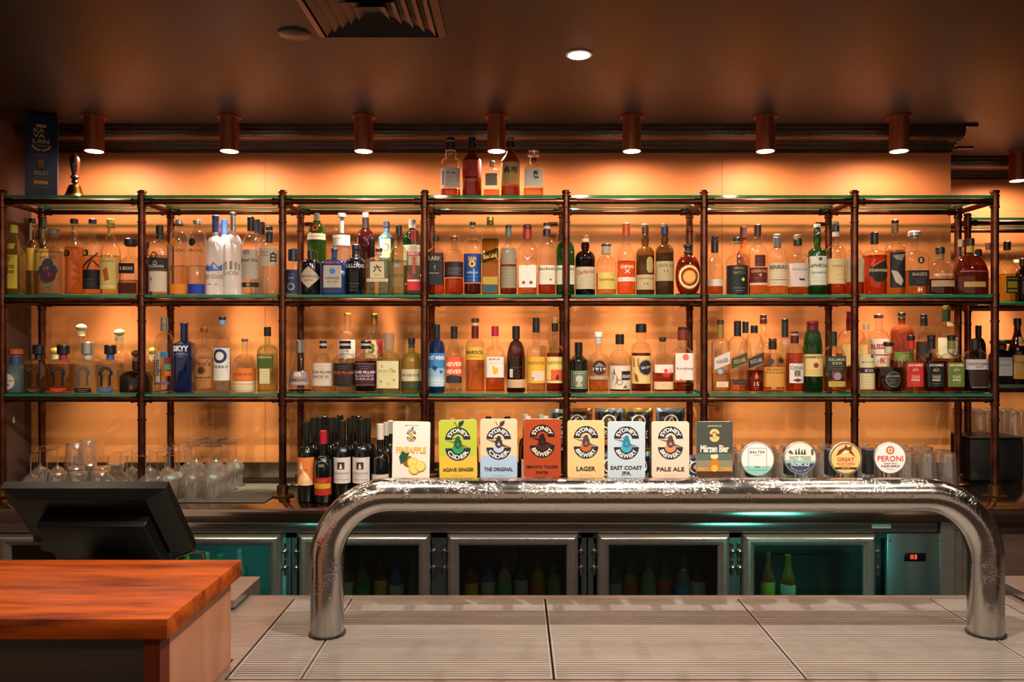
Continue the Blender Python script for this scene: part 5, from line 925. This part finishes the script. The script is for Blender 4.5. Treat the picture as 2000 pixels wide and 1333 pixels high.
B('whisky_bottle',Lw,1552,17,648,('e',690,672,.42,2),'c',('c8541c',690),[(648,652,.42,'3a1214'),(652,656,.44,'b0888a'),(656,671,.46,'3f1016')],[(710,748,'cfc6be',.80,[T('CHIVAS','3a3030',.22,.85,.2,.02),('r','8a8078',0,.5,.4,.35),T('12','3a3030',.5,.3,.2,.03),('p','5a2a20',[(-.6,.85),(0,.75),(.6,.85),(0,.95)])])],'amber bottle with maroon capsule and ornate white label')
B('whisky_bottle',Lw,1587,19,627,('e',690,645,.55,2),'g1c5a24',('0a2410',735),[(627,634,.60,'6a1420'),(634,646,.58,'5a1018')],[(692,735,'c9b070',.96,[T('JAMESON','2a3424',.15,.9,.14,.03),('d','8a2c1c',.0,.5,.12),('n','6a5a34',.7,.9,4,.7)])],'green bottle with tan label and wide maroon cap')
B('whisky_bottle',Lw,1627.5,20.5,648,('e',696,676,.32,4),'c',('c07a44',740),[(648,676,.32,'14231c')],[(696,724,'26302c',.95,[T('TULLAMORE','a8a888',.22,.88,.2,.02),T('D.E.W.','a8a888',.48,.5,.18,.03),('n','8a8a6a',.7,.88,2,.7)]),(744,755,'a8904a',.8,[]),(727,742,None,.6,[('d','8a7c8c',0,.5,.5)])],'clear bottle with dark green label and green cap')
B('whisky_bottle',Lw,1663,27,608,('e',672,640,.30,5),'c',('8a3018',690),[(608,618,.34,'8c0f1c'),(618,646,.36,'7a0e1a')],[(673,715,'d9b063',.88,[('d','8a6a2a',-.2,.15,.06),('r','3a2a18',0,.97,.9,.04)])],'broad bottle dipped in dripping red wax',d=1,ay=.7,capkind='wax_cap')
B('whisky_bottle',Lw,1691.5,15.5,633,('e',688,662,.36,2),'c',('dcb47c',692),[(633,643,.40,'c0b49a')],[(692,718,'cfc49c',.93,[('d','4a5040',.3,.15,.14),T('MICHTERS','4a4a3a',.6,.75,.14,.01)]),(720,728,'2a2430',.97,[T('RYE','b0a8b0',.5,.4,.7,.04)]),(729,760,'cbbd92',.93,[('n','7a6a44',.2,.9,5,.6)])],'tall pale bottle with long cream label beside the seventh post')
B('whisky_bottle',Lw,1716,19,614,('e',662,645,.36,2),'c',('c8844a',690),[(614,622,.46,'5a3a2a')],[(662,716,'d8c4b4',.97,[T("RUSSELL'S",'8a1c24',.28,.9,.2,.04),('r','8a1c24',0,.58,.8,.04),T('R','b0402c',.78,.2,.2,.03)])],'clear bottle with white label and large red lettering',d=1)
B('whisky_bottle',Lw,1761,21,611,('e',650,634,.30,2),'gc8602c',('9a2a14',644),[(611,617,.34,'1c1614'),(617,621,.30,'b89a50'),(621,626,.32,'2a1c14')],[(688,705,'5a7a34',.9,[])],'deep red-amber bottle with green lower label',d=1)
B('whisky_bottle',Lw,1735,26,668,('e',718,700,.30,2),'c',('3a0c0a',720),[(668,676,.36,'17130f'),(676,690,.27,'bda888')],[(724,757,None,.8,[('d','2a2a28',.1,.5,.5),('o','8a8478',.1,.5,.44,.42),T("JACK DANIEL'S",'cfc8b8',.32,.55,.09,.01,.1),('n','a8a294',.5,.72,3,.35)])],'squat dark bottle with round charcoal label',ay=.7)
def jd(x, capc, lab, txt, liq, desc):
    sub = {'TENNESSEE FIRE': 'FIRE', 'TENNESSEE APPLE': 'APPLE'}.get(txt, 'WHISKEY')
    B('whisky_bottle',Lw,x,18.5,655,('e',704,690,.36,7),'c',(liq,706),[(655,665,.40,'171310'),(665,682,.38,capc)],
      [(708,755,lab,.86,[('o','e0d4c4',0,.0,.0,.0) if False else T("JACK DANIEL'S",'e4d8c4',.12,.86,.12,.03),('o','c8b8a0',0,.36,.13,.12,0,180),T('No.7' if lab=='15171c' else 'JD','c8b8a0',.32,.3,.09,.02),('r','d0b890',0,.52,.55,.012),T('TENNESSEE','d8ccb4',.60,.5,.07,.01),T(sub,'d8ccb4',.72,.5,.10,.02),('n','b0a48c',.86,.94,2,.5)])],desc)
jd(1779,'b02420','b02a24','TENNESSEE FIRE','c8844a','square bottle with red label and red neck')
jd(1819,'15130f','15171c','OLD','4a140c','square bottle with black label and black neck')
jd(1858,'6a7034','5a6a2c','TENNESSEE APPLE','8a3c1c','square bottle with green label and green neck')
B('whisky_bottle',Lw,1804,15,614,('e',660,640,.36,2),'c',('7a2010',668),[(614,620,.42,'141414'),(620,637,.44,'16140f')],[(672,700,'1c1a1e',.9,[])],'clear bottle with black capsule behind the square bottles',d=1)
B('whisky_bottle',Lw,1848,20,597,('eb',650,628,.34,2),'c',('c8905c',700),[(597,604,.30,'c8a03c'),(604,628,.36,'3a4a34')],[(629,638,'c9ab6c',.4,[]),(660,700,'cfc09c',.95,[('o','4a5a3a',.3,.5,.4,.36)])],'tall bulb-necked bottle with green capsule and cream label',d=1)
B('whisky_bottle',Lw,1904,23,662,('e',700,684,.30,3),'c',('1f0f0d',722),[(662,683,.34,'15130f')],[(702,722,'a8a29c',.90,[T('GENTLEMAN','3a3634',.45,.85,.24,.02),T('JACK','3a3634',.75,.3,.2,.02)]),(724,760,None,.8,[('r','2a1c16',0,.4,.8,.8),('r','6a5a4a',0,.88,.7,.08)])],'dark bottle with arched silver label',ay=.75)
B('liqueur_bottle','M',1911,13,636,('e',680,660,.40,2),'p121116',None,[(636,656,.42,'16151c')],[],'slim black bottle seen between the end posts')
B('liqueur_bottle','M',1955,20,664,('e',694,684,.42,4),'p101014',None,[(664,672,.95,'121216'),(672,683,.5,'5a2418')],[(698,734,'a8a6a8',.72,[T('DISARONNO','5a4a54',.42,.85,.1,.01),('n','7a7078',.6,.8,3,.5)])],'black bottle with flat wide cap and grey label',ay=.7)
B('liqueur_bottle','M',1987,17,622,('s',690,644,.34,2),'g2a1410',('140806',680),[(622,636,.40,'15110f')],[(658,676,None,.5,[('r','c8b48a',0,.5,.7,.95),T('t','8a4a24',.5,.3,.6,.04)]),(694,740,'b8965a',.96,[T('Frangelico','5a3a24',.3,.8,.14,.01),('r','c08a34',0,.85,.9,.2),('n','6a4a2c',.45,.65,3,.6)])],'dark brown friar-shaped bottle with tan label')
# --- wine bottles on the counter
def wine(x, Y, top, capc, capl, labels, desc, glass='p0d1010', hw=17.0, group=None, slope='e'):
    hz0 = PZ(top, Y) - CT; sc_ = 3.2 / Y
    cb = top + capl * sc_; return B('wine_bottle', 'C', x, hw * sc_, top, (slope, top + 66 * sc_, top + 48 * sc_, .40, 2), glass, None, [(top, cb, .42, capc)], labels, desc, Y=Y, zb=CT + .0006, group=group, where='')
wl = [('r','3a3030',0,.32,.32,.28),('p','d8d0c8',[(-.12,.43),(-.05,.25),(.05,.25),(.14,.43)]),T('WOODSTOCK','3a3434',.62,.78,.07,.015),('n','8a8078',.72,.76,1,.7),T('PINOT NOIR','5a4a44',.86,.7,.05,.01)]
wine(598.5,3.20,823,'10140f',36,[(892,946,'d87c3c',.96,[('p','eec08c',[(-.9,1),(-.3,.6),(.2,.55),(.6,.8),(.9,1)]),('p','f0d8b4',[(-.5,.5),(-.3,.12),(-.1,.4),(.4,.75),(.2,.8),(-.2,.45)]),T('APLINE','8a4a24',.45,.5,.06,.01,-.2),('n','9a5a34',.88,.94,2,.6)])],'wine bottle with orange label, first on the counter')
wine(631.5,3.18,841,'a8182c',26,[(931,965,'a82a18',.97,[('r','c8a02c',0,.48,.85,.28),('n','5a1c0c',.44,.54,2,.6),('n','d8a060',.15,.25,2,.5)]),(897,915,None,.85,[('o','9a9a94',0,.95,.85,.82,25,155),T('RED','b8b4a8',.6,.3,.25,.01)])],'wine bottle with red capsule and red-gold label')
wine(669,3.20,821,'10140f',36,[(892,942,'d0c6c0',.97,wl)],'wine bottle with white label, nearer the red-gold one')
wine(706,3.20,818,'10140f',36,[(892,942,'d0c6c0',.97,wl)],'wine bottle with white label, beside the white-capped one')
wine(743,3.22,828,'cfcac4',31,[(925,955,'cdbdb8',.97,[('p','8a3a34',[(.1,.6),(.5,.2),(.9,.5),(.6,.6)])]),(890,905,None,.8,[('o','8a8a84',0,.95,.85,.82,25,155)])],'wine bottle with white cap next to the pineapple badge', slope='s')
g = 'dark wine bottles standing behind the front row'
k = 0
for Y, xs in ((3.30, (613, 647, 684, 718)), (3.40, (624, 656, 692)), (3.50, (634, 664, 700))):
    for x in xs:
        wine(x, Y, (817, 815, 813)[int(round((Y - 3.3) / .1))] - (2 if x in (664, 692) else 0), '12160f', 34, [], 'dark wine bottle standing behind the labelled front row', group=g); k += 1
for x, Y, tp in ((754, 3.33, 825), (763, 3.46, 822)): wine(x, Y, tp, 'b8b4aa', 27, [], 'dark wine bottle with silver cap peeking out behind the pineapple badge', group='silver-capped wine bottles', hw=15)
for x, Y, tp, c, nm in ((883, 3.30, 817, 'b89a3c', 'gold-capped'), (921, 3.30, 817, 'b89a3c', 'gold-capped'), (954, 3.30, 814, '1c1416', 'dark-capped'), (991, 3.30, 814, '1c1416', 'dark-capped'),
                     (1026, 3.40, 810, 'c0b8ac', 'white-capped'), (1031, 3.30, 813, 'cfc8bc', 'white-capped'), (1057, 3.40, 810, 'c0b8ac', 'white-capped'), (1066, 3.30, 813, 'cfc8bc', 'white-capped')):
    wine(x, Y, tp, c, 30, [(896, 940, 'c8bcae', .9, [])] if x > 1028 and Y < 3.35 else [], nm + ' wine bottle mostly hidden behind the tap badges', glass='g1c2a16' if x > 1000 else 'p101410', group=nm + ' wine bottles behind the badges', hw=14.5)
# --- bottles inside the fridges
rnd = random.Random(11)
FC = ['c8a030', 'b8a88c', '2c8a4a', '9a9484', 'a85a24', '6a8a4a', 'b04a2c', '3a7ab8', 'c0b49a', '2f7a3c']
def beer(x, Y, z, h, col, labc, nm):
    t = empty('beer_bottle', (x, Y, z), nm, 'bottle', 'chilled bottles inside the bar fridges'); r = .030
    MB().lathe([(r*.85, .0005), (r, .005), (r, h*.56), (r*.8, h*.66), (r*.45, h*.78), (r*.38, h*.95), (r*.42, h*.96), (r*.42, h), (r*.3, h)], 18).build('body', G(col, .6, diff=.4, dcol=col), t, 40)
    MB().lathe([(r*1.01, h*.18), (r*1.02, h*.2), (r*1.02, h*.48), (r*1.01, h*.5)], 18).build('label', P(labc, .6), t, 40)
fi = 0
words_ = ['gold', 'cream', 'green', 'grey', 'brown', 'olive', 'red', 'blue', 'ivory', 'emerald']
for di, (a, c) in enumerate(D):
    n = 6
    if di == 0: continue
    for j in range(n):
        if di == 5 and j not in (1, 2): continue
        if di == 1 and j in (4, 5): continue
        x = a + .085 + (c - a - .17) * j / (n - 1); ci = (fi * 3 + j) % 10
        if di == 5: ci = (0, 6, 4, 8, 1, 3)[j]
        beer(x, FY + .15 + .04 * (j % 2), .4356, .235 if j % 3 else .25, FC[ci], FC[(ci + 4) % 10], 'chilled bottle with %s glass behind a fridge door' % words_[ci])
    fi += 1
# ------------------------------------------------------------------ glassware
GL = G('f8f5ee', .35, ep=4.5, diff=.05, gloss=.05, f0=.20, fp=2.2, dcol='ffffff')
def wineglass(h=.215, rb=.038):
    """upturned stemmed glass: rim on the mat, foot in the air"""
    t = empty('wine_glass', (0, 0, 0), 'x', 'glass')
    bowl = [(rb*.80, .0006), (rb*.86, h*.10), (rb*.98, h*.22), (rb, h*.30), (rb*.92, h*.40), (rb*.66, h*.48), (rb*.25, h*.53), (.0045, h*.56)]
    inner = [(r-.0012, z) for r, z in bowl[::-1][1:]]
    b = MB(); n = 24; vs = []; fs = []
    for r, z in bowl: vs += [(r*math.cos(2*math.pi*i/n), r*math.sin(2*math.pi*i/n), z) for i in range(n)]
    for j in range(len(bowl)-1): fs += [(j*n+i, j*n+(i+1)%n, (j+1)*n+(i+1)%n, (j+1)*n+i) for i in range(n)]
    b.add(vs, fs); b.build('bowl', GL, t, 60)
    MB().lathe([(.0045, h*.56), (.0034, h*.62), (.0032, h*.90), (.0046, h*.955), (.007, h*.965)], 12).build('stem', GL, t, 60)
    MB().lathe([(.006, h*.963), (.02, h*.972), (.034, h*.985), (.0345, h*.99), (.012, h), (.004, h)], 24).build('foot', GL, t, 50)
    return t
def tumbler(h, r0, r1, name='tumbler', flutes=True):
    """upturned tumbler: rim down (r0), thick base up (r1)"""
    n = 40; t = empty(name, (0, 0, 0), 'x', 'glass'); vs = []; fs = []
    prof = [(r0, .0006), (r0*.995, h*.08), (r0+(r1-r0)*.5, h*.5), (r1, h*.93), (r1*.93, h*.99), (r1*.3, h)]
    for j, (r, z) in enumerate(prof):
        for i in range(n):
            k = 1 + (.022 if (flutes and i % 2 and 0 < j < 4) else 0); a = 2*math.pi*i/n; vs.append((r*k*math.cos(a), r*k*math.sin(a), z))
    for j in range(len(prof)-1): fs += [(j*n+i, j*n+(i+1)%n, (j+1)*n+(i+1)%n, (j+1)*n+i) for i in range(n)]
    MB().add(vs, fs).build('wall', GL, t, 25)
    MB().lathe([(r1*.86, h*.90), (r1*.90, h*.93), (r1*.86, h*.975), (r1*.3, h*.98)], 24).build('base', GL, t, 40)
    return t
MT = CT + .0062
wg = wineglass(); first = True
def put(proto, loc, label, group, state):
    if not state: proto.location = loc; proto['label'] = label; proto['group'] = group; state.append(1); return proto
    return copy_tree(proto, loc, label, group)
st = []
for j, Y in enumerate((3.235, 3.325, 3.415, 3.505)):
    for i in range(3):
        put(wg, (PX(415, 3.235) - .088 * i, Y, MT), 'upturned wine glass standing on the dark rubber mat', 'wine glasses on the rubber mat', st)
sg = wineglass(.19, .036); st = []
for i, (x, Y) in enumerate(((60, 3.24), (92, 3.35), (112, 3.45), (78, 3.46))):
    put(sg, (PX(x, Y), Y, CT), ('stemmed glass upturned nearest the brass post foot', 'second stemmed glass in the short line by the side wall', 'stemmed glass upturned beside the stacked tumblers', 'stemmed glass upturned at the back of the short line')[i], 'stemmed glasses by the side wall', st)
gb = wineglass(.178, .033); st = []
for j, Y in enumerate((3.26, 3.36, 3.46)):
    for i in range(4):
        put(gb, (PX(322, 3.26) - .078 * i + (0 if i < 3 else 0), Y, CT), 'upturned short-stemmed glass among the packed goblets behind the till', 'goblets behind the till', st)
tm = tumbler(.105, .043, .036); st = []
for x, Y, z, s in ((148, 3.42, 0, 0), (148, 3.42, .1062, 1), (172, 3.52, 0, 0), (172, 3.52, .1062, 1), (112, 3.30, 0, 0), (152, 3.28, 0, 0), (196, 3.30, 0, 0), (198, 3.42, 0, 0), (226, 3.53, 0, 0)):
    put(tm, (PX(x, Y), Y, CT + z), 'fluted tumbler stacked upside down on another tumbler' if s else 'fluted tumbler standing upside down behind the till', 'tumblers stacked on others' if s else 'tumblers behind the till', st)
bgs = tumbler(.200, .036, .030, 'beer_glass'); st = []
x0 = PX(1446, 3.22)
for j, Y in enumerate((3.195, 3.275, 3.375, 3.46)):
    for i in range(11):
        x = x0 + i * .0835 + (.02 if j % 2 else 0)
        if any(abs(x - p) < .06 for p in POSTS[5:]) and abs(Y - YF) < .09: continue
        put(bgs, (x, Y, CT), 'upturned fluted beer glass in the packed rows under the end bays', 'beer glasses in packed rows', st)
hb = tumbler(.150, .036, .031, 'highball_glass'); st = []
for j, Y in enumerate((3.95, 4.04, 4.13)):
    for i in range(4):
        for z in (0, .1512):
            put(hb, (PX(1912, 3.95) + i * .085, Y, CT + z), 'upturned highball glass %s the caddy' % ('in the upper layer behind' if z else 'in the lower layer behind'), 'highball glasses upper layer' if z else 'highball glasses lower layer', st)
# ------------------------------------------------------------------ snack bags
def bag(x, Y, z, w_, h, base, acc, txt, tcol, label, rz=0, tilt=0):
    t = empty('crisp_packet', (x, Y, z), label, 'snack packet', 'crisp packets under the middle shelves', rz=R(rz))
    nx, nz = 10, 12; vs = []; fs = []; rb = random.Random(int(x * 999))
    th = .028
    def surf(u, v, side):
        k = max(0, (1 - abs(u) ** 3)) * max(0, 1 - abs(v) ** 3.2)
        return (u * w_ / 2 * (1 - .06 * (1 - abs(v))), side * th * k * (1 + .16 * math.sin(7 * u + 3 * v + x * 9) + .10 * math.sin(13 * v - 9 * u + x * 31)) , h / 2 + v * h / 2)
    for side in (-1, 1):
        for j in range(nz + 1):
            for i in range(nx + 1): vs.append(surf(-1 + 2 * i / nx, -1 + 2 * j / nz, side))
    m = (nx + 1) * (nz + 1)
    for k in (0, 1):
        for j in range(nz):
            for i in range(nx):
                a = k * m + j * (nx + 1) + i; q = (a, a + 1, a + nx + 2, a + nx + 1); fs.append(q if k == 0 else q[::-1])
    b = MB().add(vs, fs, 0)
    b.m = [1 if (i % (nx * nz)) // nx in (0, nz - 1) or (i % nx) in (0, nx - 1) else 0 for i in range(len(b.f))]
    foil = noise_mat('foil_%s' % acc, acc, acc, .22, .8, (30, 30, 30), .5, 2); b.build('packet', [noise_mat('film_%s' % base, base, base, .25, 0, (40, 40, 40), .6, 2, coat=.4), foil], t, 60)
    p = Print(); p.rect('d8cdb8' if base != '14161c' else 'c9c2b4', -.012, h*.20, .012, h*.205)
    p.disc('e4dccb', 0, h*.20, w_*.24, w_*.20); p.disc('3a2418', 0, h*.20, w_*.20); p.disc('c8a06a', 0, h*.21, w_*.10)
    p.text(txt, tcol, 0, -h*.05, w_*.62, h*.10, .03); p.rect(acc, -w_*.3, -h*.18, w_*.3, -h*.13, 4, 1); p.rect('c9803a', -w_*.22, -h*.34, w_*.22, -h*.2, 4, 2)
    def f(u, v, e):
        q = surf(u / (w_ / 2), v / (h / 2), -1); return (u, q[1] - .0012 - e, q[2])
    p.build('print', f, t)
    return t
acc = ['b08a4a', '8a8e98', '7fa8c0', '9a94a0']
nmz = ['amber foil', 'grey foil', 'pale blue foil', 'silver foil']
X0 = [1128, 1190, 1247, 1310]
for i, x in enumerate(X0):
    Y = 3.40; X = PX(x, Y)
    bag(X, Y, CT + .0006, .122, .165, ['1c1a20', '14161c', '14161c', '161c26'][i], acc[i], ['SEA SALT', 'SPECIAL', 'SEA SALT', 'SEA SALT'][i], ['e8e0d0', 'd8c8a0', 'b8b4b0', '8fb0cc'][i], 'dark crisp packet with %s edges in the bottom row behind the badges' % nmz[i], rz=(i * 37) % 25 - 12)
    bag(X + .012, Y + .075, CT + .0006, .122, .17, '14161c', acc[(i + 1) % 4], 'SALT', 'd0c8b8', 'dark crisp packet with %s edges standing behind the bottom row' % nmz[(i + 1) % 4], rz=(i * 53) % 7 - 3)
    bag(X + .004, Y + .03, CT + .168, .128, .19, ['2a1a16', '14161c', '1a1618', '141c28'][i], acc[(i + 2) % 4] if i != 0 else 'b86a3c', ['ORIGINAL', 'SPECIAL', 'SEA SALT', 'SEA SALT'][i], ['e8c890', 'c8b890', '9a98a0', '7a9cc0'][i], ['crisp packet with orange foil and round emblem, top row beside the post', 'black crisp packet with round emblem, second in the top row', 'black crisp packet with pale foil, third in the top row', 'black and blue crisp packet, last in the top row'][i], rz=(i * 31) % 27 - 13)
bag(PX(1355, 3.38), 3.38, CT + .0006, .11, .16, '1c2a44', 'a8b4c8', 'SALT', 'd8d8e0', 'navy crisp packet with white edges beside the dark green badge', rz=6)
bag(PX(1098, 3.42), 3.46, CT + .17, .10, .18, '2a3030', 'c0c4c8', 'SALT', 'd8d8d8', 'silver-edged crisp packet behind the middle post', rz=-8)
MB().box((0, 0, 0), (.001, .001, .001))
# ------------------------------------------------------------------ whisky box and hand bell
bw = .118; bx = PX(81, 3.37)
t = empty('whisky_box', (bx, 3.375, ZT), 'tall navy whisky gift box with gold lettering on the top glass shelf', 'box', rz=R(27))
hb_ = PZ(222, 3.335) - ZT
MB().bbox((-bw/2, -.045, .0006), (bw/2, .045, hb_), .0015, 2).build('carton', P('1a3358', .3), t, 30)
p = Print()
def by(py): return PZ(py, 3.325) - ZT - hb_ / 2
def bx_(px): return (px - 82.5) * 2.85 / F
GC = 'cfa95c'
p.rect(GC, -.018, by(248), .018, by(242))
for s_, y, w_ in (('KA', 254, 18), ('VA', 264, 20), ('LAN', 275, 28)): p.text(s_, GC, bx_(78 if s_ != 'LAN' else 82), by(y), w_ * 3.325 / F, .0185, .04, 3)
p.text('SINGLE MALT WHISKY', GC, 0, by(284), .040, .008, .01)
for sg_ in (-1, 1):
    for i in range(7): a = R(200 + 10 * i) if sg_ < 0 else R(340 - 10 * i); p.disc(GC, .034 * math.cos(a), by(280) + .028 * math.sin(a), .0042, n=8)
p.text('PRODUCT OF TAIWAN', GC, 0, by(301), .044, .004, 0); p.text('DISTILLERY', GC, 0, by(305), .046, .004, 0)
p.rect('8a6a3a', bx_(76), by(327), bx_(89), by(310)); p.rect('a88048', bx_(78), by(325), bx_(87), by(312))
p.text('SOLIST', 'd8cdb4', 0, by(337), .052, .018, .02, 3); p.text('Cask Strength', GC, 0, by(346), .045, .006, 0)
p.rect('e8a848', bx_(68), by(359), bx_(96), by(352)); p.text('SINGLE CASK STRENGTH', '9aa4b4', 0, by(364), .066, .004, 0)
p.build('box_print', lambda u, v, e: (u, -.0452 - e, hb_ / 2 + v), t)
t = empty('hand_bell', (PX(146, 3.37), 3.37, ZT), 'brass hand bell with turned dark wood handle beside the navy box', 'bell')
s = 3.37 / F
MB().lathe([(22*s, .0006), (22.5*s, .004), (20*s, 3*s), (16*s, 10*s), (13*s, 20*s), (10*s, 26*s), (4*s, 28*s), (3*s, 30*s)], 32).build('bell_cup', BRASS, t, 40)
MB().lathe([(4*s, 30*s), (7*s, 33*s), (4.5*s, 37*s), (8.5*s, 42*s), (5*s, 47*s), (6*s, 52*s), (8.5*s, 65*s), (9.5*s, 76*s), (7.5*s, 83*s), (3*s, 86*s), (2.5*s, 90*s), (1*s, 91*s)], 24).build('handle', P('3a1a10', .2, coat=.6), t, 50)
# small tag hanging on the dark side wall
tg = MB(); pr_ = Print(); pr_.poly('fff', [(-.006, -.012), (.006, -.012), (.008, -.003), (.003, .006), (0, .02), (-.004, .006), (-.008, -.003)])
pts2 = pr_.items[0][1]; n = len(pts2)
tg.add([(x_, u, v) for x_ in (0, .0015) for u, v in pts2], [tuple(range(n)), tuple(range(n, 2*n))[::-1]] + [(i, i+n, (i+1)%n+n, (i+1)%n) for i in range(n)])
o = tag(tg.build('hanging_tag', P('d8c8b0', .5)), 'small cream drop-shaped tag on the dark side wall', 'tag'); o.location = (-2.2495, 3.53, PZ(823, 3.5))
